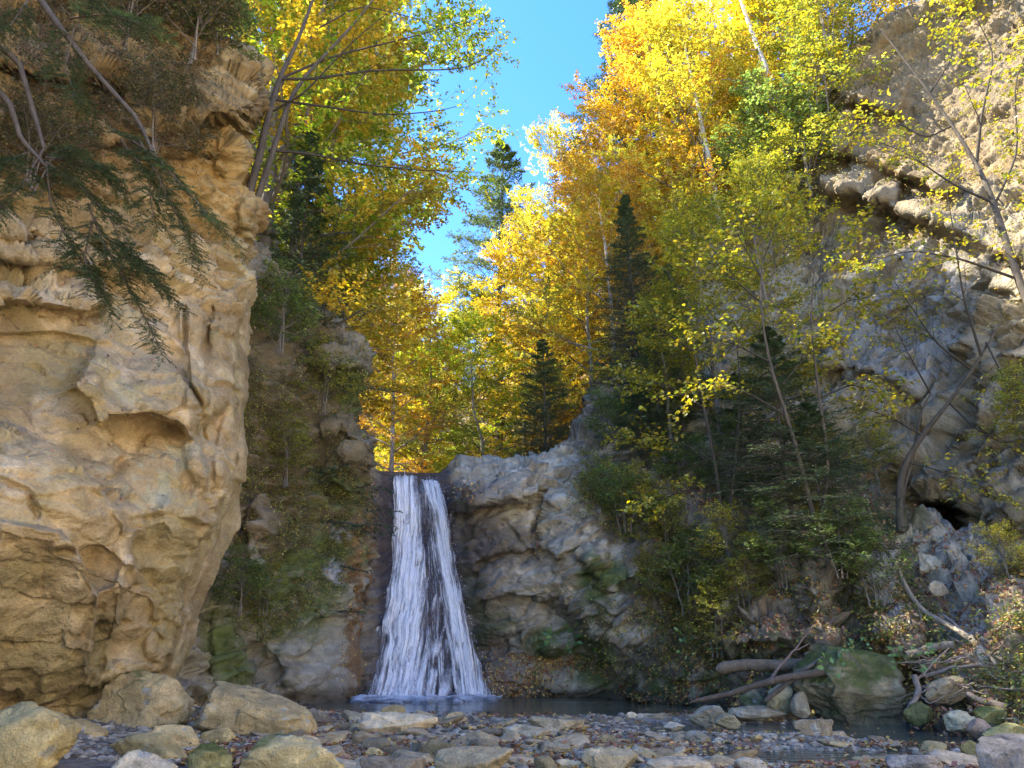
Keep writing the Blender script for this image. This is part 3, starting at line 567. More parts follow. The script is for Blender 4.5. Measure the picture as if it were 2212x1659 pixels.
# ------------------------------------------------------------------ waterfall
def fall_mat():
    m, n = new_mat('falling_water'); L = n.links.new; out = nd(n, 'ShaderNodeOutputMaterial'); p = nd(n, 'ShaderNodeBsdfPrincipled')
    p.inputs['Roughness'].default_value = .4
    tr = nd(n, 'ShaderNodeBsdfTransparent'); mx = nd(n, 'ShaderNodeMixShader'); at_ = nd(n, 'ShaderNodeAttribute', attribute_name='Col')
    tc = nd(n, 'ShaderNodeTexCoord'); mp = nd(n, 'ShaderNodeMapping'); mp.inputs['Scale'].default_value = (30, 30, 5); L(tc.outputs['Object'], mp.inputs[0])
    a = nd(n, 'ShaderNodeTexNoise', Scale=1.0, Detail=4.0, Roughness=.65, Distortion=.4); L(mp.outputs[0], a.inputs['Vector'])
    sx = nd(n, 'ShaderNodeSeparateColor'); L(at_.outputs['Color'], sx.inputs[0]); q = nd(n, 'ShaderNodeMath', operation='ADD'); L(a.outputs['Fac'], q.inputs[0]); L(sx.outputs[0], q.inputs[1])
    mr = nd(n, 'ShaderNodeMapRange'); mr.inputs[1].default_value = .50; mr.inputs[2].default_value = 1.35; L(q.outputs[0], mr.inputs[0])
    cr = nd(n, 'ShaderNodeMapRange'); cr.inputs[1].default_value = .75; cr.inputs[2].default_value = 1.5; L(q.outputs[0], cr.inputs[0])
    cm = nd(n, 'ShaderNodeMix', data_type='RGBA'); cm.inputs[6].default_value = (.42, .40, .44, 1); cm.inputs[7].default_value = (.97, .96, .97, 1); L(cr.outputs[0], cm.inputs[0]); L(cm.outputs[2], p.inputs['Base Color'])
    L(mr.outputs[0], mx.inputs[0]); L(tr.outputs[0], mx.inputs[1]); L(p.outputs[0], mx.inputs[2]); L(mx.outputs[0], out.inputs[0])
    bp = nd(n, 'ShaderNodeBump', Strength=.7, Distance=.05); L(a.outputs['Fac'], bp.inputs['Height']); L(bp.outputs[0], p.inputs['Normal'])
    return m
M['fall'] = fall_mat()
m, n = new_mat('white_foam'); p = nd(n, 'ShaderNodeBsdfPrincipled'); o_ = nd(n, 'ShaderNodeOutputMaterial'); n.links.new(p.outputs[0], o_.inputs[0]); p.inputs['Base Color'].default_value = (.82, .85, .93, 1); p.inputs['Roughness'].default_value = .4; M['foam'] = m
S1L = [(1012, 846), (1040, 849), (1100, 851), (1200, 846), (1300, 832), (1400, 816), (1512, 796)]; S1R = [(1012, 903), (1060, 905), (1150, 914), (1250, 920), (1400, 925), (1512, 930)]
S2L = [(1022, 905), (1060, 912), (1100, 922), (1200, 936), (1300, 952), (1400, 970), (1512, 984)]; S2R = [(1022, 944), (1060, 956), (1100, 966), (1200, 982), (1300, 1002), (1400, 1026), (1512, 1066)]
def fallY(px, py): return CTPS(px, py) + .35*ss(790, 822, px)*ss(1012+(py-1000)*.12, 975+(py-1000)*.12, px)
def make_falls():
    e = empty('waterfall', tuple(at(930, 1512, 17.5)), 'tall white waterfall sliding down the rock chute into the pool in two streams', 'waterfall')
    ex, ey, ez = e.location; off = np.array([ex, ey, ez])
    def sheet(name, Lf, Rt, y0, out, dens, seed, y1=1513, edge=.14, var=.5):
        nv, nu = 430, 100; py = np.linspace(y0, y1, nv); u = np.linspace(0, 1, nu); l = poly(Lf, py); r = poly(Rt, py)
        l = l+2.6*fbm(np.stack([py/30, py*0+seed, py*0], -1), 4, seed); r = r+2.6*fbm(np.stack([py/30, py*0+seed+5, py*0], -1), 4, seed)
        PX = l[:, None]+(r-l)[:, None]*u[None]; PY = np.repeat(py[:, None], nu, 1); Y = fallY(PX, PY)-out; wd_ = (r-l)[:, None]
        U = u[None]*wd_/wd_.mean(); V = (PY-y0)/500.; S = lambda a, b, k, o=4: fbm(np.stack([U*a+.35*vn(np.stack([U*3, V*9, U*0+seed], -1), seed), V*b, U*0+k], -1), o, seed+k)
        streak = S(34, 2.4, 1); clump = S(11, 9, 2); drape = S(6, 15, 3, 3); long_ = S(9, 1.1, 4, 3)
        P = at(PX, PY, Y); P[..., 1] -= .07*clump+.05*streak+.05*drape; lip = ss(y0+22, y0, PY); P[..., 1] += lip*.35; P[..., 2] -= .03*lip
        ed = np.minimum(u, 1-u)[None]+.05*clump; dn = dens-.12 + .45*ss(0, edge*2.6, ed) - .6*ss(.03, -.0, ed) + var*(.80*streak+.65*clump+.60*drape+.75*long_)+.10*ss(.3, .9, V)
        return link(name, mk_mesh(name, (P-off).reshape(-1, 3), grid_quads(*P.shape[:2]), np.repeat(np.clip(dn, 0, 1).reshape(-1, 1), 3, 1)), M['fall'], e)
    sheet('water_sheet', S1L, S1R, 1012, .18, .60, 701); sheet('water_sheet', S2L, S2R, 1020, .20, .55, 711)
    sheet('thin_water_film', [(a, b-14) for a, b in S1R], [(a, b+10) for a, b in S2L], 1040, .12, -.10, 721, var=.75); sheet('thin_water_film', [(a, b-9) for a, b in S1L], [(a, b+12) for a, b in S2R], 1030, .15, -.20, 731, var=.8)
    # strands of falling water
    r = np.random.default_rng(5); B = Buf(); n = 170
    which = r.random(n) < .6; py0 = 1014+(1490-1014)*r.random(n)**.8; u = np.clip(r.normal(.5, .24, n), .02, .98)
    ln = r.uniform(10, 46, n); k = 6; t = np.linspace(0, 1, k); PY = py0[:, None]+ln[:, None]*t[None]
    PXa = np.where(which[:, None], poly(S1L, PY)+(poly(S1R, PY)-poly(S1L, PY))*u[:, None], poly(S2L, PY)+(poly(S2R, PY)-poly(S2L, PY))*u[:, None])
    PXa = PXa + r.normal(0, 1.0, (n, k)); PY = np.minimum(PY, 1512); Y = fallY(PXa, PY)-.22-.10*r.random((n, 1)); P = at(PXa, PY, Y)-off
    rad = r.uniform(.003, .008, n)[:, None]*np.sin(np.pi*np.clip(t, .08, .95))[None]**.7; tubes(B, P, rad, 4, (1, 1, 1))
    tag(B.build('water_strands', M['foam'], e), None, None, None, 'stuff')
    # foam where it meets the pool
    px = np.linspace(752, 1085, 240); v = np.linspace(0, 1, 14); PX = np.repeat(px[None], 14, 0); ctr = fallY(px, px*0+1512)
    X = at(PX, 1512+0*PX, np.repeat(ctr[None], 14, 0))[..., 0]; nz = fbm(np.stack([px/20, px*0, px*0], -1), 3, 741)
    wid = (.30+.28*nz)*ss(745, 800, px)*ss(1090, 1060, px)*(1-.5*blob(px, px*0, 958, 0, 16, 99))+.04
    Yy = np.repeat((ctr+.15)[None], 14, 0)-(.15+.45+3.2*wid)[None]*v[:, None]; Zf = .02+np.sin(np.pi*v)[:, None]*.06*(1+1.2*fbm(np.stack([X*7, Yy*7, X*0], -1), 3, 743))-.03*(v == 1)[:, None]
    dn = 1.15-.8*v[:, None]**1.5+.5*fbm(np.stack([X*4, Yy*5, X*0], -1), 3, 744)
    P = np.stack([X, Yy, Zf], -1)-off; link('foam', mk_mesh('foam', P.reshape(-1, 3), grid_quads(14, 240), np.repeat(np.clip(dn, 0, 1).reshape(-1, 1), 3, 1)), M['fall'], e)
    # flecks of spray
    n = 240; q = r.random(n); py = 1020+490*r.random(n); px = np.where(q < .5, poly(S2R, py)+r.normal(4, 5, n), np.where(q < .75, poly(S1L, py)-r.random(n)*5, 860+190*r.random(n))); py = np.where((q > .6), 1492+18*r.random(n), py); px = np.where(q > .6, 790+280*r.random(n), px)
    P = at(px, py, fallY(px, py)-.25-.3*r.random(n))-off; B = Buf(); rr = r.uniform(.004, .010, n); o8 = np.array([[1, 0, 0], [0, 1, 0], [-1, 0, 0], [0, -1, 0], [0, 0, 1.6], [0, 0, -1.6]])
    V = (P[:, None]+o8[None]*rr[:, None, None]).reshape(-1, 3); f = np.array([[0, 1, 4, 4], [1, 2, 4, 4], [2, 3, 4, 4], [3, 0, 4, 4], [1, 0, 5, 5], [2, 1, 5, 5], [3, 2, 5, 5], [0, 3, 5, 5]])[:, :3]
    Q = (np.arange(n)[:, None, None]*6+f[None]).reshape(-1, 3); tag(link('spray', mk_mesh('spray', V, Q, None), M['foam'], e), None, None, None, 'stuff')
make_falls()
# ------------------------------------------------------------------ stones
def ico(s):
    b = bmesh.new(); bmesh.ops.create_icosphere(b, subdivisions=s, radius=1); v = np.array([x.co[:] for x in b.verts]); f = np.array([[x.index for x in g.verts] for g in b.faces]); b.free(); return v, f
ICO = {k: ico(k) for k in (1, 2, 3, 4, 5, 6)}
def stone(seed, sub=4, planes=9, q=14, rough=.05, flat=None, lay=.02, cut=None):
    r = np.random.default_rng(seed); v, f = ICO[sub]; n = nrm(r.normal(size=(planes+5, 3))); d = r.uniform(.48, .88, planes+5)
    if cut:
        c_ = np.array(cut, float); n = np.concatenate([nrm(c_[:, :3]), n[:4]]); d = np.concatenate([c_[:, 3], d[:4]*0+.93])
    if flat: n[0] = nrm(np.array([r.normal(0, .12), r.normal(0, .12), 1.])); d[0] = flat
    q = q*3.2; s = (np.maximum(v@n.T, 0)/d[None])**q; rad = (s.sum(1)+.05)**(-1/q); P = v*rad[:, None]
    P = P + v*(rough*fbm(P*1.7+seed, 4, seed)+rough*.5*ridged(P*4+seed, 3, seed+2)+lay*fbm(P*np.array([1, 1, 9])+seed, 3, seed+5))[:, None]
    if sub >= 5:
        W = P+.15*np.stack([fbm(P*2+seed, 2, seed+k) for k in (11, 12, 13)], -1); t1 = cells(W*2.0+seed, seed+1); t2 = cells(W*np.array([5., 5., 8.])+seed, seed+2)
        P = P + v*(.20*t1[2]+.02*(t1[3]-.5)+.045*t2[2]+.012*(t2[3]-.5)-.02*ss(.05, 0, t1[1]-t1[0])*(t1[3] > .5))[:, None]
    return P, f
def vnorm(P, f):
    fn = np.cross(P[f[:, 1]]-P[f[:, 0]], P[f[:, 2]]-P[f[:, 0]]); N = np.zeros_like(P)
    for k in range(3): np.add.at(N, f[:, k], fn)
    return nrm(N)
def stone_col(P, N, base, seed, moss=0., dark=0., lichen=.0):
    a = fbm(P*2+seed, 4, seed+3); b = fbm(P*6+seed, 3, seed+4); base = np.array(base)*np.array([1.45, 1.24, .90]); c = mix(base*1.12, base*.78, ss(-.3, .35, a)); c = mix(c, base*1.35, ss(.05, .4, b)*.4)
    if moss: c = mix(c, (.085, .105, .022), np.clip(ss(.55-moss, 1.05-moss, .5*N[:, 2]+.9*a+.3*b+.15), 0, 1)*.9)
    if lichen: c = mix(c, (.42, .42, .36), ss(.5-lichen, .6-lichen, b+.2*a)*.7)
    if dark: c = c*(1-dark*ss(.0, -.5, N[:, 2])[:, None])
    return c
def boulder(name, label, bb, base=(.30, .27, .20), seed=1, sub=5, planes=9, q=14, rot=(0, 0, 0), depth=1.0, moss=0., lichen=0., rough=.05, flat=None, Y=None, lay=.02, cat='boulder', group=None, zg=.0, sink=.12, wet=0., cut=None):
    x0, y0, x1, y1 = bb; Y = Y or float(Yground(y1, zg))
    P, f = stone(seed, sub, planes, q, rough, flat, lay, cut)
    from mathutils import Euler
    Rm = np.array(Euler([R(a) for a in rot]).to_matrix()); P = P@Rm.T
    a = at(x0, (y0+y1)/2, Y); b = at(x1, (y0+y1)/2, Y); wdt = b[0]-a[0]; ht = at(0, y0, Y)[2]-at(0, y1, Y)[2]; ht *= 1+sink
    mn, mxx = P.min(0), P.max(0); P = (P-(mn+mxx)/2); e = (mxx-mn); dp = max(.5*wdt, .8*ht)*depth
    P = P*np.array([wdt/e[0], dp/e[1], ht/e[2]]); zt = at(0, y0, Y)[2]
    base_loc = np.array([(a[0]+b[0])/2, Y+dp/2, zt-ht]); P[:, 2] += ht/2
    N = vnorm(P, f); C = stone_col(P, N, base, seed, moss, 0, lichen)
    if wet: C = C*(1-wet*ss(.07, .02, P[:, 2]-(-base_loc[2]))[:, None])
    o = link(name, mk_mesh(name, P, f, C), M['boulder']); o.location = base_loc; tag(o, label, cat, group); return o
TAN = (.46, .38, .22); OLV = (.39, .345, .20); GRY = (.36, .335, .29); PAL = (.48, .44, .36); DRK = (.2, .185, .16)
BD = [
 ('boulder', 'large olive slab cropped by the lower left corner of the photo', (-110, 1524, 118, 1720), OLV, 3, dict(q=18, rot=(0, 25, 0), planes=7, flat=.6)),
 ('boulder', 'small rough stone behind the olive slab at the left edge', (-30, 1504, 28, 1540), OLV, 4, dict(sub=4)),
 ('boulder', 'wedge shaped block with a pale top edge lying below the cliff foot', (78, 1548, 213, 1640), TAN, 5, dict(q=20, planes=8, rot=(0, 14, 10), flat=.5)),
 ('boulder', 'broad rounded pale boulder wedged under the ochre cliff', (168, 1448, 392, 1606), (.37, .32, .205), 6, dict(sub=6, q=9, planes=8, rot=(0, 0, 20), moss=.12)),
 ('boulder', 'low grey hump of rock in front of the broad pale boulder', (276, 1568, 432, 1640), TAN, 8, dict(q=9, planes=7)),
 ('boulder', 'long low arched stone with a light rim near the lower left', (204, 1587, 402, 1675), OLV, 12, dict(q=9, planes=6)),
 ('boulder', 'grey domed stone at the bottom edge left of the mossy one', (215, 1625, 362, 1710), PAL, 14, dict(q=6, planes=5)),
 ('boulder', 'lumpy yellowish stone between the arched stone and the mossy dome', (388, 1607, 492, 1690), (.33, .32, .16), 16, dict(moss=.25, rough=.08)),
 ('boulder', 'big tilted tan boulder with dark hollow beneath, pointing down to the pool', (388, 1474, 672, 1618), (.36, .31, .20), 21, dict(sub=6, q=5, rough=.04, Y=9.4, cut=[(.42, -.1, .9, .42), (-.3, -.15, -.95, .42), (0, -1, -.25, .55), (-.95, -.2, .25, .8), (.1, -.9, .5, .6), (.9, 0, .45, .72)])),
 ('boulder', 'small angular stone tucked in the shadow of the big tilted boulder', (424, 1573, 505, 1622), OLV, 23, dict(sub=4, q=18, Y=8.9)),
 ('boulder', 'wide smooth dome with green moss on its left flank at the bottom edge', (508, 1592, 782, 1730), (.36, .33, .21), 27, dict(sub=6, q=5, planes=5, moss=.2)),
 ('boulder', 'dark grey pyramid stone at the near edge of the pool', (628, 1530, 720, 1582), (.19, .18, .165), 31, dict(q=16, planes=6)),
 ('boulder', 'large flat topped block in the centre of the gravel bar', (766, 1541, 942, 1604), PAL, 33, dict(sub=6, q=16, flat=.42, lay=.04, planes=11)),
 ('boulder', 'rounded hump just behind the flat topped block', (808, 1524, 878, 1560), TAN, 35, dict(sub=4, q=7, Y=12.9)),
 ('boulder', 'smooth egg shaped stone at the right shoulder of the flat topped block', (872, 1537, 946, 1588), (.33, .30, .22), 37, dict(q=5, planes=5, Y=11.0)),
 ('stone', 'dark slanted stone left below the flat topped block', (736, 1570, 820, 1602), (.20, .185, .15), 39, dict(sub=4)),
 ('stone', 'brown undercut slab with a black gap beneath it', (738, 1587, 820, 1626), (.22, .20, .15), 41, dict(sub=4, flat=.5)),
 ('stone', 'dark domed stone in front of the brown undercut slab', (771, 1595, 842, 1640), (.17, .16, .13), 43, dict(sub=4, q=9)),
 ('stone', 'grey brown block right of the dark domed stone', (818, 1592, 880, 1622), (.21, .195, .17), 45, dict(sub=4)),
 ('stone', 'small triangular pale edged stone near the bottom centre left', (776, 1615, 832, 1648), OLV, 47, dict(sub=4)),
 ('stone', 'dark wedge stone in front of the grey brown block', (822, 1611, 887, 1644), (.16, .15, .13), 49, dict(sub=4)),
 ('stone', 'pointed dark stone left of the long ribbed rock', (872, 1605, 937, 1650), (.19, .18, .15), 51, dict(sub=4, q=18)),
 ('boulder', 'long ribbed brown rock leaning in the gravel bar', (908, 1601, 1012, 1664), (.25, .225, .15), 53, dict(rot=(0, -12, 0), lay=.09)),
 ('boulder', 'grey rounded boulder with a ridge behind the ribbed rock', (963, 1581, 1082, 1626), (.27, .25, .20), 55, dict(q=9)),
 ('stone', 'dark pyramid in front of the ridged grey boulder', (1008, 1597, 1082, 1630), (.18, .17, .14), 57, dict(sub=4, q=20)),
 ('boulder', 'broad pale curved boulder cut by the bottom edge at centre', (932, 1617, 1110, 1700), (.34, .32, .25), 59, dict(q=6, planes=5)),
 ('boulder', 'flat grey slab at the bottom edge beside the mossy dome', (770, 1637, 915, 1700), (.24, .23, .21), 61, dict(flat=.35)),
 ('stone', 'flat tan stone among leaves behind the mossy dome', (671, 1586, 732, 1612), TAN, 63, dict(sub=4, flat=.5)),
 ('stone', 'small white rough stone at the bottom edge', (890, 1645, 925, 1672), (.48, .46, .42), 65, dict(sub=4)),
 ('boulder', 'table shaped block with a pale flat top at the pool outlet', (1141, 1550, 1268, 1597), (.37, .36, .31), 67, dict(sub=6, q=18, flat=.4, planes=10)),
 ('boulder', 'long grey stone with a pointed back in front of the table block', (1078, 1567, 1194, 1611), (.30, .29, .25), 69, dict(rot=(0, 8, 0))),
 ('boulder', 'grey brown mound below the table shaped block', (1158, 1604, 1242, 1644), (.25, .24, .20), 71, dict(q=10)),
 ('stone', 'dark olive triangular stone with leaves around it', (1289, 1587, 1345, 1620), (.22, .21, .15), 73, dict(sub=4, q=18)),
 ('stone', 'small round brown cobble beside the triangular stone', (1328, 1604, 1363, 1626), (.18, .165, .13), 75, dict(sub=4, q=4)),
 ('boulder', 'long wedge boulder with a flat pale face at bottom centre right', (1258, 1618, 1384, 1680), (.33, .31, .24), 77, dict(q=18, flat=.5, rot=(0, 10, 0))),
 ('boulder', 'squat greenish block right of the long wedge boulder', (1346, 1613, 1423, 1652), (.27, .27, .20), 79, dict(q=16)),
 ('stone', 'dark tilted stone on the leaf bank at the pool rim', (1279, 1547, 1320, 1575), (.16, .16, .15), 81, dict(sub=4, rot=(0, 30, 0))),
 ('stone', 'pale cone shaped stone standing at the pool rim', (1350, 1538, 1388, 1558), PAL, 83, dict(sub=4)),
 ('stone', 'flat pale oval stone in the shallow water', (1434, 1560, 1483, 1579), (.38, .38, .36), 85, dict(sub=4, q=5)),
 ('boulder', 'tilted grey slab rising to a corner beside the pool', (1490, 1525, 1579, 1574), (.27, .27, .24), 87, dict(q=20, rot=(0, -28, 0), flat=.45)),
 ('boulder', 'short broken slab leaning against the tilted grey slab', (1545, 1541, 1602, 1576), (.27, .265, .21), 89, dict(q=20, rot=(0, 20, 0), Y=11.0)),
 ('boulder', 'long straight grey slab edge at the waterline', (1581, 1526, 1710, 1564), (.30, .30, .28), 91, dict(q=22, flat=.5, planes=6)),
 ('stone', 'round topped grey rock with yellow leaves at its foot', (1461, 1581, 1548, 1612), (.25, .25, .22), 93, dict(q=9)),
 ('stone', 'dark greenish stone cut by the bottom edge right of centre', (1154, 1635, 1210, 1680), (.20, .19, .13), 95, dict(sub=4)),
 ('stone', 'pale cream stone at the bottom edge', (1200, 1641, 1259, 1675), (.42, .39, .31), 97, dict(sub=4, q=7)),
 ('boulder', 'wide flat pale rock along the bottom edge right of centre', (1390, 1640, 1555, 1690), (.33, .32, .29), 99, dict(flat=.4)),
 ('boulder', 'light grey angular rock at the bottom edge in the stream', (1590, 1636, 1670, 1680), (.33, .33, .32), 101, dict(sub=4)),
 ('boulder', 'grey brown wedge stone standing in the stream below the mossy boulder', (1717, 1553, 1812, 1593), (.27, .25, .21), 103, dict(q=16, rot=(0, 16, 0), Y=10.0)),
 ('boulder', 'leaning green grey stone left of the mossy boulder', (1660, 1478, 1724, 1542), (.24, .25, .20), 105, dict(q=16, rot=(0, -30, 0), moss=.1, Y=12.2)),
 ('boulder', 'grey wedge stone between the leaning stone and the mossy boulder', (1714, 1494, 1756, 1548), (.24, .24, .22), 107, dict(sub=4, Y=12.0)),
 ('boulder', 'pale smooth leaning rock at the right stream edge', (2054, 1535, 2123, 1580), (.38, .38, .31), 109, dict(q=8, rot=(0, -25, 0), Y=10.3)),
 ('boulder', 'pinkish veined stone in the right stream edge', (2099, 1553, 2155, 1595), (.42, .33, .29), 111, dict(sub=4, q=12, Y=9.9)),
 ('boulder', 'low greenish rock with a pale left face at the right edge', (2127, 1563, 2235, 1606), (.28, .29, .16), 113, dict(moss=.28, q=7, Y=9.6)),
 ('boulder', 'mossy flat rock with yellow leaves on the right bank', (2115, 1526, 2200, 1570), (.27, .28, .13), 115, dict(moss=.4, Y=10.4)),
 ('boulder', 'olive stone with a dark underside in the right shallows', (1989, 1602, 2057, 1630), (.25, .235, .15), 117, dict(sub=4, q=9)),
 ('boulder', 'rounded dark moss covered stone near the lower right corner', (2081, 1600, 2130, 1634), (.16, .16, .08), 119, dict(sub=4, moss=.4, q=7)),
 ('boulder', 'large dark grey boulder cropped by the lower right corner', (2140, 1592, 2330, 1720), (.235, .235, .255), 121, dict(sub=6, q=10, rot=(0, -20, 0), planes=7)),
 ('stone', 'blue grey stone just behind the dark corner boulder', (2152, 1598, 2196, 1632), (.26, .27, .28), 123, dict(sub=4, Y=9.1)),
 ('boulder', 'smooth purple grey flat rock at the bottom edge in the stream', (1930, 1633, 2065, 1685), (.28, .27, .28), 125, dict(q=6, flat=.45)),
 ('stone', 'small flat dark stone barely above the stream', (1902, 1601, 1954, 1620), (.24, .24, .23), 127, dict(sub=4, flat=.4)),
 ('boulder', 'tan leaf covered slab lodged under driftwood on the right bank', (2005, 1460, 2116, 1518), (.31, .27, .20), 129, dict(q=10, rot=(0, -12, 0), Y=11.2)),
 ('boulder', 'dark mossy lump at the foot of the driftwood pile', (1962, 1516, 2032, 1568), (.10, .11, .05), 131, dict(moss=.35, Y=11.0)),
 ('boulder', 'grey green block under the driftwood left of the mossy boulder', (1600, 1492, 1668, 1530), (.26, .26, .20), 133, dict(q=16, moss=.15, Y=13.0)),
 ('boulder', 'mottled mossy boulder on the dark bank at the right edge', (2150, 1500, 2260, 1545), (.16, .17, .12), 135, dict(moss=.3, Y=10.8)),
 ('boulder', 'pale stone half buried in the sandy path, upper one', (1995, 1190, 2062, 1242), (.40, .38, .34), 137, dict(q=9, rot=(0, 30, 0), Y=14.2)),
 ('boulder', 'grey stone half buried in the sandy path below the pale one', (2010, 1253, 2058, 1284), (.34, .33, .31), 139, dict(sub=4, q=9, Y=13.4)),
 ('boulder', 'round lichen covered stone beside the path under the cave', (2045, 1160, 2102, 1195), (.40, .38, .35), 141, dict(sub=4, q=6, lichen=.15, Y=14.8)),
]
for nm, lab, bb, base, sd_, kw in BD:
    kw = dict(kw); kw.setdefault('lichen', .06); boulder(nm, lab, bb, base, sd_, cat=nm, **kw)
# the mossy boulder in the pool corner with its own plants
mb = boulder('mossy_boulder', 'big angular boulder covered with moss and small ferns beside the driftwood', (1738, 1391, 1986, 1566), (.20, .20, .165), 146, sub=6, planes=9, q=9, rot=(0, 4, 0), depth=.9, moss=.42, Y=11.7, rough=.07, lay=.05, cut=[(.08, -.1, 1, .60), (-.8, -.25, .55, .62), (.12, -1, .45, .52), (.1, -.75, -.65, .50), (1, -.15, .05, .72), (-.65, -.3, -.75, .60), (0, 0, -1, .8)])
# countable cobbles
def cobbles():
    r = np.random.default_rng(12); protos = []
    for k in range(16):
        P, f = stone(900+k, 3, 8, 9+6*(k % 2), .05, .5 if k % 3 else None, .03, None); P = P/np.abs(P).max()*.5; N = vnorm(P, f)
        protos.append(mk_mesh('cobble', P, f, stone_col(P, N, [(.42, .37, .29), (.52, .47, .38), (.46, .38, .24), (.26, .23, .18), (.36, .32, .26)][k % 5], 900+k, lichen=.04)))
        protos[-1].materials.append(M['boulder'])
    n = 0; tries = 0
    while n < 280 and tries < 9000:
        tries += 1; py = 1552+112*r.random()**1.1; px = 560+1640*r.random()
        z = float(G(*at(px, py, float(Yground(py, .04)))[:2])); Y = float(Yground(py, z)); p = at(px, py, Y)
        s = (.09+.26*r.random()**2.2)*(1.25 if r.random() < .15 else 1)
        if px > 1500 and r.random() < .45: continue
        if z < -.03: continue
        o = link('cobble', protos[r.integers(16)]); o.location = (p[0], p[1], z+s*.10); o.scale = (s*r.uniform(1.1, 2.0), s*r.uniform(.9, 1.5), s*r.uniform(.35, .7)); o.rotation_euler = (r.normal(0, .15), r.normal(0, .15), r.uniform(0, 6.28))
        tag(o, 'fist to head sized grey brown cobble lying loose in the gravel bar', 'cobble', 'loose cobbles of the gravel bar'); n += 1
cobbles()
def gravel():
    r = np.random.default_rng(13); n = 9000; v, f = ICO[1]; py = 1548+120*r.random(n); px = -50+2320*r.random(n); Y = Yground(py, .03); p = at(px, py, Y); z = G(p[:, 0], p[:, 1]); k_ = (z > -.02) | (r.random(n) < .12); py, px, p, z = py[k_], px[k_], p[k_], z[k_]; n = len(z)
    s = r.uniform(.014, .05, n); sc = np.stack([s*r.uniform(.8, 1.8, n), s*r.uniform(.8, 1.4, n), s*r.uniform(.4, .8, n)], -1); a = r.uniform(0, 6.28, n)
    V = v[None]*(1+.25*r.normal(size=(n, len(v), 1)))*sc[:, None]; c, s_ = np.cos(a)[:, None], np.sin(a)[:, None]
    V = np.stack([V[..., 0]*c-V[..., 1]*s_, V[..., 0]*s_+V[..., 1]*c, V[..., 2]], -1)+np.stack([p[:, 0], p[:, 1], z+s*.3], -1)[:, None]
    g = r.uniform(.16, .5, n); C = np.stack([g*1.15, g, g*.74], -1); Q = (np.arange(n)[:, None, None]*len(v)+f[None]).reshape(-1, 3)
    tag(link('gravel', mk_mesh('gravel', V.reshape(-1, 3), Q, np.repeat(C, len(v), 0), False), M['boulder']), 'small pebbles filling the streambed between the stones', 'gravel', None, 'stuff')
gravel()
# ------------------------------------------------------------------ trees
UPZ = np.array([0, 0, 1.])
def interp_branch(PT, Rr, t):
    """PT (B,n,3), t (B,k) -> positions, tangents, radii at t"""
    B, n, _ = PT.shape; x = t*(n-1); i = np.clip(x.astype(int), 0, n-2); f = (x-i)[..., None]; b = np.arange(B)[:, None]
    p = PT[b, i]*(1-f)+PT[b, i+1]*f; T = nrm(PT[b, i+1]-PT[b, i]); rr = Rr[b, i]*(1-f[..., 0])+Rr[b, i+1]*f[..., 0]
    return p, T, rr
def spawn(PT, Rr, k, t0, t1, length, ang, r, m=6, flat=0., bend=0., wob=.12, rscale=.5, rmin=.004, droop=0.):
    B = PT.shape[0]; t = t0+(t1-t0)*(np.arange(k)[None]+r.uniform(0, 1, (B, k)))/k; p, T, rr = interp_branch(PT, Rr, t)
    ref = nrm(r.normal(size=(B, k, 3))) if flat < 1 else None
    side = nrm(np.cross(T, UPZ+1e-3)); up = np.cross(side, T)
    if flat < 1:
        a = r.uniform(0, 2*math.pi, (B, 1))+np.arange(k)[None]*2.399; perp = side*np.cos(a)[..., None]+up*np.sin(a)[..., None]
    else: perp = 0
    if flat > 0:
        sg = np.where((np.arange(k)[None]+r.integers(0, 2, (B, 1))) % 2, 1., -1.)[..., None]; fp = side*sg+up*r.normal(0, .18, (B, k, 1)); perp = perp*(1-flat)+fp*flat
    perp = nrm(perp); an = R(ang)+r.normal(0, .12, (B, k)) if np.isscalar(ang) else np.radians(ang(t))+r.normal(0, .1, (B, k)); an = an[..., None]
    D = nrm(T*np.cos(an)+perp*np.sin(an)); L = (length(t) if callable(length) else length*np.ones_like(t))*r.uniform(.75, 1.2, (B, k))
    D = D.reshape(-1, 3); P = p.reshape(-1, 3); L = L.reshape(-1); out = [P]
    for s in range(1, m):
        D = nrm(D+UPZ*(bend/m)-UPZ*(droop*s/m/m)+r.normal(0, wob, D.shape)); P = P+D*(L/(m-1))[:, None]; out.append(P)
    Q = np.stack(out, 1); r0 = np.maximum(rr.reshape(-1)*rscale, rmin); RR = r0[:, None]*np.linspace(1, .25, m)[None]; RR = np.maximum(RR, rmin*.5)
    return Q, RR, t.reshape(-1)
def leaf_on(buf, PT, Rr, k, r, L, Wd, cols, six=False, t0=.15, flatness=.75, spread=.35, tipbias=1.):
    B = PT.shape[0]; t = t0+(1-t0)*r.uniform(0, 1, (B, k))**tipbias; p, T, _ = interp_branch(PT, Rr, t); n = B*k
    p = p.reshape(-1, 3)+r.normal(0, spread*L, (n, 3)); T = T.reshape(-1, 3); side = nrm(np.cross(T, UPZ+1e-3))*np.where(r.random((n, 1)) < .5, 1, -1)
    D = nrm(T*.6+side*.8+r.normal(0, .35, (n, 3))-UPZ*.25); U = nrm(UPZ*flatness+r.normal(0, .55, (n, 3))*(1.3-flatness))
    cols = np.asarray(cols, float); ci = r.integers(0, len(cols), n); g = (r.normal(0, .26, B//6+1).repeat(6)[:B]+r.normal(0, .08, B)).repeat(k); c = cols[ci]*(1+np.clip(r.normal(0, .16, n)+g, -.5, .6))[:, None]
    leaves(buf, p, D, U, L*r.uniform(.7, 1.25, n), Wd*r.uniform(.7, 1.25, n), c, six)
GOLD = [(.68, .47, .06), (.70, .52, .08), (.62, .38, .05), (.70, .56, .10), (.54, .45, .07)]
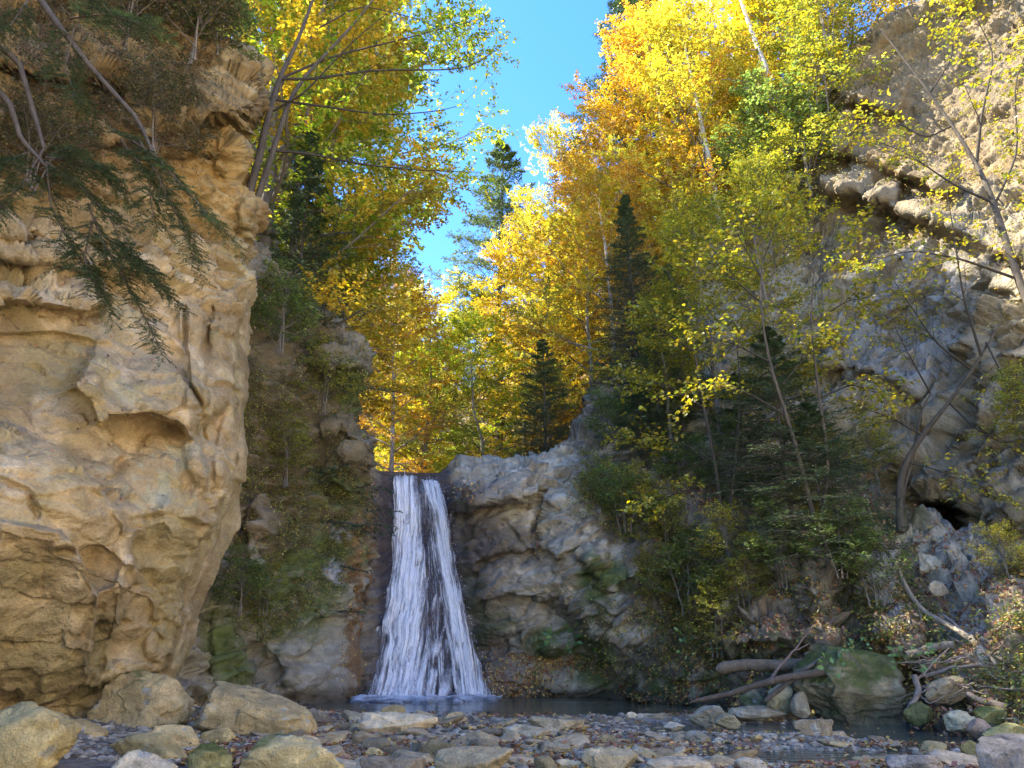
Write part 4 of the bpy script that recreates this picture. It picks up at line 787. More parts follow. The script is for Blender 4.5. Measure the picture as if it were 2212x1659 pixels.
YEL = [(.68, .59, .09), (.72, .63, .12), (.57, .53, .08), (.64, .49, .07), (.44, .50, .08)]
LIME = [(.40, .49, .06), (.52, .57, .08), (.30, .43, .05), (.60, .57, .09), (.22, .35, .04)]
ORG = [(.64, .35, .06), (.68, .44, .08), (.56, .29, .05), (.68, .50, .11), (.54, .40, .09)]
OLI = [(.40, .36, .05), (.50, .43, .05), (.29, .32, .045), (.54, .42, .055), (.22, .27, .04)]
GRN = [(.12, .19, .04), (.18, .25, .05), (.09, .15, .035), (.22, .27, .06)]
YD = [(.36, .31, .045), (.32, .25, .035), (.26, .26, .035)]
UND = [(.34, .36, .07), (.46, .42, .08), (.18, .26, .06), (.36, .20, .09), (.56, .48, .12), (.12, .19, .05)]
FIR = [(.055, .105, .045), (.08, .135, .05), (.045, .085, .04), (.11, .16, .06)]
FIRL = [(.13, .20, .08), (.17, .24, .10), (.10, .16, .07), (.20, .24, .10)]
def trunk_path(h, lean=(0, 0), curve=.3, r=None, m=14, forkx=0):
    t = np.linspace(0, 1, m); w = np.cumsum(r.normal(0, curve/m, (m, 2)), 0); P = np.zeros((m, 3)); P[:, 2] = t*h; P[:, 0] = lean[0]*t*h+w[:, 0]*t*h*.3; P[:, 1] = lean[1]*t*h+w[:, 1]*t*h*.3; return P
def broadleaf(h, cr, cols, seed, L=.12, limbs=26, sec=9, twig=6, lv=12, bark=(.22, .19, .155), r0=None, lean=(0, 0), t0=.12, stems=1, six=False, shape='beech', dens=1., Wr=.62):
    r = np.random.default_rng(seed); r0 = r0 or h*.011; T = Buf(); K = Buf(); tp = []
    for s in range(stems):
        ln = (lean[0]+(.10*(s-.5*(stems-1)) if stems > 1 else 0), lean[1]); tp.append(trunk_path(h*(1-.12*s), ln, .5, r)+np.array([.12*s, .1*s, 0]))
    PT = np.stack(tp); t = np.linspace(0, 1, PT.shape[1]); RR = np.repeat((r0*(1-t*.88)+r0*.5*np.exp(-t*25))[None], stems, 0); tubes(T, PT, RR, 9, bark)
    if shape == 'beech': lf = lambda x: cr*(.35+.9*np.sin(np.pi*np.clip((x-.05)/1.05, 0, 1))**.8)*(1-.35*x); an = lambda x: 78-45*x
    else: lf = lambda x: cr*(1.05-.75*x); an = lambda x: 60-25*x
    A, AR, ta = spawn(PT, RR, limbs//stems, t0, .98, lf, an, r, 8, 0, .35, .10, .42, .012, .25)
    tubes(K, A, AR, 5, np.array(bark)*.8)
    B_, BR, _ = spawn(A, AR, sec, .18, .98, lambda x: cr*.42*(1.1-.6*x), 48, r, 6, .8, .05, .12, .5, .006, .1); tubes(K, B_, BR, 4, np.array(bark)*.7)
    C_, CR, _ = spawn(B_, BR, twig, .15, 1, cr*.16, 45, r, 4, .8, 0, .12, .5, .0035, .1); tubes(K, C_, CR, 3, np.array(bark)*.6)
    Lf = Buf(); leaf_on(Lf, C_, CR, int(lv*dens), r, L, L*Wr, cols, six)
    leaf_on(Lf, B_, BR, 4, r, L, L*Wr, cols, six)
    return dict(trunk=T.mesh('trunk', True), branches=K.mesh('branches', True), foliage=Lf.mesh('foliage'))
def conifer(h, cr, cols, seed, whorl=46, per=4, bark=(.14, .11, .085), base=.08, needle=(.09, .022), tw=15, nn=10, sparse=0., droop=.8):
    r = np.random.default_rng(seed); T = Buf(); K = Buf(); N = Buf(); PT = trunk_path(h, (0, 0), .12, r)[None]; t = np.linspace(0, 1, 14); RR = (h*.012*(1-t*.93))[None]; tubes(T, PT, RR, 8, bark)
    A, AR, ta = spawn(PT, RR, whorl*per, base, .985, lambda x: cr*(1.02-x)**.85*np.where(x < base+.08, .8, 1), lambda x: 96-38*x, r, 7, 0, .22, .06, .3, .007, droop)
    if sparse: k = r.random(len(A)) > sparse; A, AR = A[k], AR[k]
    tubes(K, A, AR, 4, bark); ln = np.linalg.norm(A[:, -1]-A[:, 0], axis=1)
    B_, BR, tb = spawn(A, AR, tw, .12, 1., .5, 52, r, 4, 1., -.15, .08, .5, .003, .3)
    f = np.repeat(np.clip(ln, .3, 2.2), tw)*(1.15-tb)*.55; B_ = B_[:, :1]+(B_-B_[:, :1])*(f/.5)[:, None, None]; tubes(K, B_, BR, 3, np.array(bark)*.8)
    for Q, QR, kk in ((B_, BR, nn), (A, AR, nn*4)):
        n = len(Q)*kk; tt = r.uniform(.05, 1, (len(Q), kk)); p, Tn, _ = interp_branch(Q, QR, tt); p = p.reshape(-1, 3); Tn = Tn.reshape(-1, 3); sd_ = nrm(np.cross(Tn, UPZ+1e-3))*np.where(r.random((n, 1)) < .5, 1, -1)
        D = nrm(Tn*.7+sd_*.75+UPZ*r.normal(.05, .3, (n, 1))); c = np.array(cols)[r.integers(0, len(cols), n)]*(1+np.clip(r.normal(0, .2, n), -.5, .6))[:, None]
        leaves(N, p, D, nrm(UPZ+r.normal(0, .5, (n, 3))), needle[0]*r.uniform(.7, 1.3, n), needle[1]*r.uniform(.8, 1.3, n), c, False, 0)
    return dict(trunk=T.mesh('trunk', True), branches=K.mesh('branches', True), foliage=N.mesh('foliage'))
def put(name, label, cat, meshes, loc, scale=1., rz=0., tilt=(0, 0), group=None, mats=('bark', 'twig', 'leaf')):
    e = empty(name, tuple(loc), label, cat, group); e.rotation_euler = (tilt[0], tilt[1], rz); e.scale = (scale,)*3 if np.isscalar(scale) else scale
    for nm, mt in zip(('trunk', 'branches', 'foliage'), mats):
        if meshes.get(nm) is not None: link({'branches': 'branches', 'trunk': 'trunk', 'foliage': 'crown'}[nm], meshes[nm], M[mt], e)
    return e
NM = ('bark', 'twig', 'needle')
# prototypes: every copy shares the mesh data of one of these
PB = {'gold': broadleaf(17, 4.6, GOLD, 1, L=.115, lv=30), 'orange': broadleaf(16, 4.4, ORG, 2, L=.115, lv=30, bark=(.42, .38, .34)), 'yellow': broadleaf(16, 4.5, YEL, 3, L=.115, lv=30),
      'lime': broadleaf(17, 4.8, LIME, 4, L=.115, lv=30), 'olive': broadleaf(9, 2.6, OLI, 5, L=.10, limbs=20, sec=8, twig=6, lv=12, t0=.15), 'shrub': broadleaf(3.0, 1.5, UND[:3]+OLI[:3], 6, L=.07, limbs=18, sec=7, twig=5, lv=9, t0=.04, stems=3, r0=.025, shape='bush'),
      'gshrub': broadleaf(2.4, 1.3, [(.16, .25, .06), (.22, .31, .08), (.12, .19, .05), (.32, .36, .09)], 8, L=.07, limbs=18, sec=7, twig=5, lv=8, t0=.04, stems=3, r0=.02, shape='bush'), 'yshrub': broadleaf(2.8, 1.5, YEL, 9, L=.075, limbs=16, sec=7, twig=5, lv=7, t0=.04, stems=3, r0=.022, shape='bush')}
BR = [(.16, .14, .05), (.11, .13, .035), (.24, .15, .06), (.09, .10, .03), (.30, .22, .08)]
PB['brush'] = broadleaf(2.6, 1.5, BR, 10, L=.06, limbs=24, sec=8, twig=6, lv=6, t0=.03, stems=4, r0=.02, shape='bush')
PC = {'dark': conifer(14, 3.6, FIR, 21, nn=14, tw=18, needle=(.11, .026)), 'light': conifer(10, 2.9, FIRL, 22, whorl=34, sparse=.12, nn=14, tw=17, needle=(.10, .024)), 'small': conifer(5, 2.3, FIR, 23, whorl=22, per=4, needle=(.06, .016), nn=20, tw=20)}
def tree(kind, name, label, cat, px, pyb, Y, pyt, seed=0, wid=1., onland=False, group=None, base=None, tilt=(0, 0), force=False):
    """stand a tree at depth Y with its base seen at pyb and its top reaching pyt"""
    con = kind in PC; me = PC[kind] if con else PB[kind]; hh = {'gold': 17, 'orange': 16, 'yellow': 16, 'lime': 17, 'olive': 9, 'shrub': 3, 'gshrub': 2.4, 'yshrub': 2.8, 'brush': 2.6, 'dark': 14, 'light': 10, 'small': 5}[kind]*1.03
    for _ in range(60):
        b = at(px, pyb, Y)
        if onland: b[2] = float(H(b[0], b[1]))-.2
        h_ = at(px, pyt, Y)[2]-b[2]
        if force or name == 'spruce_tree' or Y < 16 or not gapbad(b[0], Y, b[2], h_, h_*CRAD.get(kind, .2)*wid*(CL if px < 985 else 1.42)): break
        px += -9 if px < 985 else 9
    if onland: b[2] = float(H(b[0], b[1]))-.2
    top = at(px, pyt, Y)[2]; s = (top-b[2])/hh; r = np.random.default_rng(seed)
    return put(name, label, cat, me, b, (s*wid, s*wid, s), r.uniform(0, 6.28), tilt, group, NM if con else ('bark', 'twig', 'leaf'))
T_ = tree
GL = [(-400, 1010), (0, 1015), (150, 960), (290, 990), (400, 950), (500, 930), (560, 930), (640, 975)]; GR = [(-400, 1400), (0, 1385), (100, 1240), (200, 1165), (280, 1090), (400, 1045), (500, 1020), (600, 1000), (640, 985)]
CRAD = {'gold': .36, 'orange': .36, 'yellow': .37, 'lime': .37, 'dark': .2, 'light': .22, 'olive': .3, 'shrub': .4, 'gshrub': .4, 'yshrub': .4, 'small': .3}
CL = .72
def gapbad(x, y, z, h, cr):
    """true when a crown would stand in the open sky gap between the two woods"""
    for f in np.linspace(.25, 1., 9):
        wd = cr*math.sin(math.pi*min(1, max(0, (f-.05)/1.05)))**.7*.9
        a, py = to_px(np.array([x-wd, y, z+h*f])); b, _ = to_px(np.array([x+wd, y, z+h*f]))
        if py < 640 and b > poly(GL, py)+15 and a < poly(GR, py)-15: return True
    return False
g1 = 'golden beeches on the slope right of the gap'; g2 = 'beeches on the left rim above the buttress'; g3 = 'spruces among the beeches'
# left rim
T_('lime', 'beech_tree', 'tall lime green beech filling the top left beside the cliff edge', 'tree', 700, 620, 19.0, -420, 11, 1.0, True, g2)
T_('gold', 'beech_tree', 'large golden beech leaning over the gorge with dark trunk left of the waterfall', 'tree', 705, 655, 18.6, -60, 12, 1.12, True, g2, tilt=(0, .06))
T_('lime', 'beech_tree', 'yellow green beech between the cliff edge and the golden beech', 'tree', 610, 600, 21.0, -330, 13, 1.0, True, g2)
T_('yellow', 'beech_tree', 'bright yellow beech behind the twin stemmed maple', 'tree', 560, 560, 23.0, -350, 14, 1.0, True, g2)
T_('yellow', 'beech_tree', 'yellow beech whose branches reach furthest into the sky gap from the left', 'tree', 800, 700, 24.0, 40, 15, 1.0, True, g2)
T_('lime', 'beech_tree', 'green yellow beech standing behind the furthest reaching yellow one', 'tree', 740, 700, 28.0, -120, 16, .95, True, g2)
T_('orange', 'beech_tree', 'low orange beech seen just above the left buttress nose', 'tree', 850, 950, 27.0, 640, 17, 1.15, True, 'low beeches in the ravine behind the falls')
T_('orange', 'beech_tree', 'second orange beech deeper in the ravine behind the falls', 'tree', 800, 980, 33.0, 600, 18, 1.1, True, 'low beeches in the ravine behind the falls')
T_('yellow', 'beech_tree', 'yellow beech low in the ravine directly above the waterfall lip', 'tree', 960, 1010, 31.0, 640, 19, 1.1, True, 'low beeches in the ravine behind the falls')
T_('dark', 'spruce_tree', 'slim dark spruce on the left rim behind the golden trunk', 'tree', 650, 640, 18.0, 250, 20, .8, True, g3)
T_('lime', 'beech_tree', 'narrow lime green beech edging the left side of the sky gap at the top', 'tree', 745, 690, 25.0, -140, 54, .5, True, g2, force=True)
# right side
T_('yellow', 'beech_tree', 'yellow beech touching the far spruce on its right', 'tree', 1215, 960, 33.0, 330, 50, .62, True, g1, force=True)
T_('gold', 'beech_tree', 'golden beech filling the foot of the sky gap', 'tree', 1130, 980, 36.0, 520, 51, .8, True, g1, force=True)
T_('lime', 'beech_tree', 'lime beech low in the ravine straight above the waterfall', 'tree', 905, 1010, 33.0, 730, 52, 1.2, True, g1, force=True)
T_('yellow', 'beech_tree', 'pale yellow beech at the very end of the ravine', 'tree', 985, 1000, 42.0, 660, 53, 1.3, True, g1, force=True)
T_('light', 'spruce_tree', 'far blue green spruce standing alone in the sky gap', 'tree', 1078, 820, 42.0, 278, 22, 1.0, True, g3)
T_('orange', 'beech_tree', 'orange beech with thin bare top twigs against the sky', 'tree', 1300, 930, 27.5, 90, 23, 1.0, True, g1)
T_('gold', 'beech_tree', 'golden orange beech nearest the sky gap on the right', 'tree', 1190, 960, 29.0, 225, 24, .95, True, g1)
T_('gold', 'beech_tree', 'tall golden beech right of the bare topped orange one', 'tree', 1440, 800, 27.0, -60, 25, 1.0, True, g1)
T_('yellow', 'beech_tree', 'bright yellow beech in the middle of the right hand wood', 'tree', 1500, 760, 25.0, 60, 26, 1.0, True, g1)
T_('gold', 'beech_tree', 'golden beech near the top edge left of the pale cliff', 'tree', 1590, 620, 25.0, -260, 27, 1.0, True, g1)
T_('lime', 'beech_tree', 'yellow green beech behind the scrub beside the pale cliff', 'tree', 1680, 560, 25.5, -180, 28, .85, True, g1)
T_('dark', 'spruce_tree', 'dark spruce at the top edge right of the sky', 'tree', 1420, 700, 31.0, -120, 29, .9, True, g3)
T_('yellow', 'beech_tree', 'yellow beech in the gap below the far spruce', 'tree', 1060, 960, 33.0, 470, 30, 1.1, True, g1)
T_('gold', 'beech_tree', 'golden beech low above the falls on the right', 'tree', 1110, 990, 30.0, 560, 31, 1.1, True, g1)
T_('lime', 'beech_tree', 'lime yellow beech just above the crest of the grey rock', 'tree', 1050, 1010, 28.0, 720, 32, 1.2, True, g1)
T_('orange', 'beech_tree', 'orange brown beech half way up the right hand wood', 'tree', 1330, 900, 25.0, 330, 33, 1.0, True, g1)
T_('yellow', 'beech_tree', 'yellow beech behind the dark spruce on the slope', 'tree', 1230, 940, 26.0, 440, 34, 1.0, True, g1)
T_('dark', 'spruce_tree', 'broad dark spruce in front of the golden wood, right of centre', 'tree', 1385, 930, 20.6, 410, 35, .95, False, g3)
T_('light', 'spruce_tree', 'grey green spruce left of the slope path of litter', 'tree', 1480, 960, 19.0, 560, 37, 1.0, False, g3)
T_('light', 'spruce_tree', 'pale green young spruce above the crest at centre right', 'tree', 1180, 1000, 24.0, 720, 38, 1.2, True, g3)
T_('light', 'spruce_tree', 'soft green spruce deep in the ravine above the waterfall lip', 'tree', 900, 1010, 38.0, 760, 39, 1.1, True, g3)
T_('olive', 'hazel_tree', 'olive yellow hazel on the slope below the pale cliff', 'tree', 1560, 960, 17.0, 470, 40, 1.1, False, 'hazels on the right slope')
T_('olive', 'hazel_tree', 'yellowing hazel in front of the pale cliff centre right', 'tree', 1700, 1000, 15.5, 440, 41, 1.1, False, 'hazels on the right slope')
T_('olive', 'hazel_tree', 'smaller hazel between the dark spruces and the litter slope', 'tree', 1450, 960, 18.2, 640, 42, 1.1, False, 'hazels on the right slope')
T_('light', 'spruce_tree', 'grey green spruce with bare lower twigs on the litter slope', 'tree', 1430, 1000, 18.6, 690, 62, 1.2, False, g3)
T_('small', 'fir_tree', 'dark young fir with drooping boughs at the middle of the right slope', 'tree', 1712, 1130, 14.6, 700, 43, 1.15, False, 'young firs on the right slope')
T_('small', 'fir_tree', 'dark young fir low on the slope above the driftwood', 'tree', 1790, 1230, 13.7, 860, 44, 1.2, False, 'young firs on the right slope')
T_('small', 'fir_tree', 'young fir behind the hazels left of the dark drooping one', 'tree', 1620, 1080, 16.4, 800, 45, 1.1, False, 'young firs on the right slope')
T_('small', 'fir_tree', 'young fir at the left end of the slope over the grey rock', 'tree', 1390, 1010, 18.4, 830, 46, 1.3, False, 'young firs on the right slope')
# far wood closing the gorge: individual trees on the land behind
def far_wood():
    FW = []
    r = np.random.default_rng(77); kinds = ['gold', 'yellow', 'orange', 'lime', 'dark', 'light', 'yellow', 'gold']; n = 0; pts = []
    words = {'gold': 'golden', 'yellow': 'yellow', 'orange': 'orange', 'lime': 'yellow green', 'dark': 'dark green', 'light': 'pale green'}
    for _ in range(900):
        y = r.uniform(27, 95); x = r.uniform(-.75, .62)*y
        xc = -2.4-.05*(y-19)
        if abs(x-xc) < 2.2 and y < 75: continue
        if x < xc-3 and y < 50: continue
        z = float(H(x, y)); px, pt = to_px(np.array([x, y, z+15*.95])); 
        if px < -100 or px > 1700: continue
        if any((x-a)**2+(y-b)**2 < 12 for a, b in pts): continue
        pts.append((x, y)); k = kinds[r.integers(len(kinds))]; con = k in PC
        side = 'left' if x < xc else 'right'; dep = 'near' if y < 42 else ('middle' if y < 62 else 'far')
        s = r.uniform(.75, 1.05)*(1. if y < 75 else .8)
        if con: s *= 1.15
        if gapbad(x, y, z, 17*s, 17*s*CRAD[k]): pts.pop(); continue
        nm = 'spruce_tree' if con else 'beech_tree'
        e_ = put(nm, '%s %s among the crowded wood in the %s distance on the %s hillside' % (words[k], nm.replace('_tree', ''), dep, side), 'tree', (PC if con else PB)[k], (x, y, z-.3), s, r.uniform(0, 6.28), (0, 0), '%s %s trees in the %s %s wood' % (words[k].replace('yellow green', 'lime').replace('dark green', 'dark').replace('pale green', 'pale'), nm.replace('_tree', ''), dep, side), NM if con else ('bark', 'twig', 'leaf')); n += 1; FW.append((float(px), e_))
        if n >= 95: break
    by = {}
    for q, e_ in FW: by.setdefault(e_['group'], []).append((q, e_))
    OR = ['leftmost', 'second from left', 'third from left', 'fourth from left', 'fifth from left', 'sixth from left', 'seventh from left', 'eighth from left', 'ninth from left', 'tenth from left']
    for g_, l_ in by.items():
        l_.sort(key=lambda t: t[0]); gw = g_.replace(' trees in the ', ' trees of the ')
        for i_, (q, e_) in enumerate(l_):
            if len(l_) == 1: e_['label'] = 'only %s past the gorge' % g_.replace('trees', 'tree')
            elif i_ == len(l_)-1: e_['label'] = 'rightmost of the %s past the gorge' % gw.replace('trees of', 'trees in')
            else: e_['label'] = '%s of the %s past the gorge' % (OR[min(i_, 9)], gw.replace('trees of', 'trees in'))
    # unseen trees added on the left plateau behind the cliff to shade the gorge
    for k, (x, y, kk) in enumerate([(-12, 5, 'dark'), (-12.5, 10, 'gold'), (-11.5, 14, 'lime'), (-18, 13, 'gold')]):
        con = kk in PC; nm = 'spruce_tree' if con else 'beech_tree'
        put(nm, ['tall dark spruce','golden beech','yellow green beech','second golden beech further back'][k]+' added out of view on the left plateau to shade the gorge', 'tree', (PC if con else PB)[kk], (x, y, float(H(x, y))-.3), .82, k*1.3, (0, 0), 'added plateau trees out of view behind the ochre cliff', NM if con else ('bark', 'twig', 'leaf'))
far_wood()
# ---- twin stemmed maple rooted at the cliff edge
def custom_tree(name, label, cat, stems, leafcols, seed, L, limbs_px, mat='leaf', bark=(.10, .082, .06), sec=8, twig=5, lv=8, seclen=.9, twlen=.35, six=True, Y0=None, extra=None, spread=.35, limb_auto=0, autolen=2., radii=None, flat=.7, t0=.3, Wr=.62):
    """stems / limbs given as point lists (px, py, Y); all in one tree rooted at the first point"""
    r = np.random.default_rng(seed); T = Buf(); K = Buf(); Lf = Buf(); o = at(*stems[0][0][0]); e = empty(name, tuple(o), label, cat)
    def path(pts, m=14):
        p = np.array([at(*q) for q in pts]); s = np.linspace(0, 1, len(p)); t = np.linspace(0, 1, m)
        c = np.stack([np.interp(t, s, p[:, k]) for k in range(3)], -1); d = c.copy(); d[1:-1] = (c[:-2]+2*c[1:-1]+c[2:])/4; return d-o
    SP = []; SR = []
    for pts, ra, rb in stems: p = path(pts); rr = np.linspace(ra, rb, len(p)); tubes(T, p, rr, 9, bark); SP.append(p); SR.append(rr)
    LP_ = []; LR = []
    for pts, ra, rb in limbs_px: p = path(pts); rr = np.linspace(ra, rb, len(p)); LP_.append(p); LR.append(rr); tubes(K, p, rr, 6, np.array(bark)*.55)
    if limb_auto:
        A, AR, _ = spawn(np.stack(SP), np.stack(SR), limb_auto, t0, 1, autolen, 55, r, 14, 0, .3, .07, .4, .006, .1); tubes(K, A, AR, 5, np.array(bark)*.7); LP_ += list(A); LR += list(AR)
    A = np.stack(LP_); AR = np.stack(LR); B_, BR, _ = spawn(A, AR, sec, .25, 1, seclen, 42, r, 6, flat, 0, .10, .5, .004, .1); tubes(K, B_, BR, 4, np.array(bark)*.55)
    C_, CR, _ = spawn(B_, BR, twig, .2, 1, twlen, 42, r, 4, flat, 0, .10, .5, .0025, .1); tubes(K, C_, CR, 3, np.array(bark)*.5)
    if lv:
        leaf_on(Lf, C_, CR, lv, r, L, L*Wr, leafcols, six, spread=spread); leaf_on(Lf, B_, BR, 3, r, L, L*Wr, leafcols, six)
    link('trunk', T.mesh('trunk', True), M['bark'], e); link('branches', K.mesh('branches', True), M['twig'], e)
    if lv: link('crown', Lf.mesh('foliage'), M[mat], e)
    return e
custom_tree('maple_tree', 'twin stemmed pale maple springing from the ochre cliff edge and reaching over the gorge', 'tree',
    [([(532, 440, 12.5), (560, 340, 12.5), (582, 240, 12.6), (606, 160, 12.7), (640, 100, 12.8), (690, -40, 13)], .085, .03), ([(548, 455, 12.6), (575, 370, 12.6), (600, 300, 12.6), (622, 215, 12.7), (670, 150, 13), (760, 60, 13.2), (820, -20, 13.2)], .07, .02)],
    LIME+YEL, 301, .10, [([(600, 170, 12.7), (680, 172, 12.9), (800, 150, 13.4), (950, 152, 13.9), (1020, 145, 14.2), (1085, 98, 14.4)], .035, .006), ([(590, 215, 12.7), (700, 230, 13), (830, 250, 13.6), (950, 240, 14), (1000, 225, 14.2)], .03, .005), ([(580, 325, 12.6), (660, 330, 12.9), (780, 355, 13.6), (900, 368, 14), (1040, 372, 14.4)], .035, .006), ([(606, 170, 12.7), (720, 120, 13.2), (850, 90, 13.8), (960, 60, 14.2), (1050, 40, 14.4)], .03, .005),
     ([(690, 60, 13), (780, 10, 13.4), (900, 40, 14), (990, 80, 14.3)], .02, .004), ([(590, 240, 12.7), (660, 200, 12.4), (760, 90, 12.2), (860, 10, 12.2)], .03, .005)], sec=7, twig=4, lv=3, seclen=1.0, twlen=.4)
# ---- right hand foreground trees in front of the pale cliff
custom_tree('beech_sapling', 'slender pale trunked beech leaning in from the right edge with olive yellow leaves', 'tree',
    [([(2330, 900, 10.2), (2260, 740, 10.6), (2195, 600, 10.9), (2150, 440, 11.2), (2110, 350, 11.4), (2010, 200, 11.8), (1900, 60, 12)], .085, .012)], OLI+YD, 302, .085,
    [([(2150, 440, 11.2), (2060, 400, 11.4), (1960, 330, 11.8), (1880, 300, 12)], .025, .005), ([(2110, 350, 11.4), (2120, 250, 11.2), (2150, 120, 11.2), (2100, 20, 11.2)], .03, .006), ([(2190, 600, 10.9), (2080, 560, 11), (1970, 540, 11.3), (1890, 560, 11.5)], .025, .005), ([(2240, 700, 10.7), (2210, 560, 10.4), (2230, 380, 10.3), (2260, 200, 10.3)], .03, .006),
     ([(2060, 270, 11.6), (2000, 300, 11.7), (1930, 260, 12), (1850, 270, 12.2)], .02, .004), ([(2010, 200, 11.8), (2060, 120, 11.6), (2040, 20, 11.6)], .02, .004), ([(2150, 440, 11.2), (2200, 330, 11.1), (2190, 180, 11), (2240, 60, 11)], .025, .005)], sec=10, twig=5, lv=5, seclen=.85, twlen=.38, spread=.3)
custom_tree('hazel_tree', 'forked thin trunked hazel beside the cave with sparse yellow sprays', 'tree',
    [([(1946, 1150, 14.6), (1942, 1060, 14.6), (1950, 1010, 14.6), (1990, 940, 14.4), (2050, 870, 14.1), (2100, 800, 13.9), (2160, 700, 13.6)], .085, .018), ([(1946, 1150, 14.6), (1950, 1060, 14.65), (1975, 980, 14.7), (1985, 900, 14.7), (2010, 850, 14.7)], .05, .012)], OLI+YD, 303, .085,
    [([(1990, 940, 14.4), (1920, 900, 14.6), (1860, 880, 14.8)], .02, .004), ([(2050, 870, 14.1), (2110, 930, 13.8), (2170, 960, 13.5), (2240, 940, 13.2)], .02, .004), ([(2100, 800, 13.9), (2020, 740, 13.8), (1960, 650, 13.8), (1900, 560, 13.8)], .025, .004), ([(2120, 770, 13.8), (2080, 640, 13.6), (2060, 500, 13.5), (2040, 380, 13.5)], .028, .005), ([(2010, 850, 14.7), (1960, 760, 14.6), (1930, 700, 14.5)], .02, .004), ([(2130, 740, 13.7), (2170, 820, 13.3), (2220, 860, 13)], .02, .004), ([(1960, 1000, 14.6), (2010, 1010, 14.3), (2080, 1040, 13.8), (2150, 1060, 13.4)], .014, .003)],
    sec=9, twig=5, lv=5, seclen=.8, twlen=.36, spread=.3)
custom_tree('hazel_tree', 'broad leaved yellow green hazel in front of the young firs', 'tree',
    [([(1760, 1130, 13.6), (1735, 1020, 13.6), (1700, 900, 13.5), (1660, 780, 13.4), (1640, 650, 13.3), (1650, 520, 13.2)], .05, .012), ([(1775, 1130, 13.6), (1790, 1000, 13.5), (1770, 860, 13.4), (1750, 700, 13.4), (1760, 560, 13.4)], .045, .010)], OLI+YD+YD, 304, .095,
    [([(1660, 780, 13.4), (1580, 740, 13.5), (1500, 720, 13.6)], .02, .004), ([(1700, 900, 13.5), (1620, 850, 13.4), (1540, 830, 13.4), (1480, 850, 13.4)], .02, .004), ([(1640, 650, 13.3), (1570, 590, 13.4), (1520, 560, 13.5)], .02, .004), ([(1650, 560, 13.2), (1680, 480, 13.2), (1720, 440, 13.2)], .016, .004), ([(1750, 700, 13.4), (1830, 650, 13.4), (1890, 640, 13.4)], .02, .004), ([(1770, 860, 13.4), (1840, 830, 13.2), (1900, 850, 13.1)], .02, .004), ([(1755, 620, 13.4), (1810, 560, 13.4), (1850, 500, 13.4)], .016, .004), ([(1645, 600, 13.3), (1600, 520, 13.2), (1570, 450, 13.2)], .016, .004), ([(1690, 830, 13.4), (1750, 760, 13.1), (1790, 740, 13)], .016, .004)],
    sec=9, twig=5, lv=5, seclen=.7, twlen=.33, spread=.3, Wr=.75)
custom_tree('hazel_tree', 'wide yellow green hazel spreading over the middle of the right slope', 'tree',
    [([(1560, 1120, 15.6), (1545, 1000, 15.5), (1520, 880, 15.4), (1500, 760, 15.4), (1490, 660, 15.4)], .045, .012), ([(1575, 1120, 15.6), (1590, 980, 15.5), (1600, 850, 15.4), (1590, 720, 15.3)], .04, .01)], OLI+YD, 307, .10,
    [([(1545, 1000, 15.5), (1460, 950, 15.6), (1380, 940, 15.8)], .02, .004), ([(1520, 880, 15.4), (1440, 830, 15.5), (1370, 820, 15.6)], .02, .004), ([(1590, 980, 15.5), (1670, 940, 15.3), (1740, 950, 15.2)], .02, .004), ([(1600, 850, 15.4), (1660, 800, 15.2), (1720, 800, 15.1)], .02, .004), ([(1500, 760, 15.4), (1440, 720, 15.4), (1400, 700, 15.5)], .016, .004), ([(1550, 1040, 15.5), (1480, 1060, 15.3), (1420, 1080, 15.2)], .016, .004)],
    sec=10, twig=6, lv=6, seclen=.85, twlen=.36, spread=.35, Wr=.7)
custom_tree('birch_tree', 'pale trunked birch leaning left among the gold at the top beside the pale cliff', 'tree', [([(1735, 520, 23.2), (1705, 330, 23.4), (1672, 190, 23.8), (1620, 60, 24.2), (1560, -120, 24.6)], .17, .06)], YEL, 305, .12, [([(1672, 190, 23.8), (1580, 170, 24), (1500, 180, 24.2)], .04, .01), ([(1640, 110, 24), (1560, 100, 24.2), (1480, 60, 24.3)], .04, .01), ([(1700, 300, 23.5), (1640, 260, 23.6), (1560, 270, 23.8)], .04, .01)], bark=(.5, .46, .40), sec=8, twig=6, lv=9, seclen=1.3, twlen=.5, six=False)
custom_tree('birch_tree', 'slim white birch standing in the golden wood right of the bare topped beech', 'tree', [([(1560, 520, 24.0), (1540, 380, 24), (1505, 220, 24.2), (1475, 80, 24.4)], .12, .04)], GOLD, 306, .12, [([(1540, 380, 24), (1600, 300, 24), (1640, 280, 24)], .03, .01), ([(1510, 240, 24.2), (1440, 200, 24.3), (1400, 210, 24.4)], .03, .01)], bark=(.5, .46, .40), sec=8, twig=6, lv=9, seclen=1.2, twlen=.5, six=False)
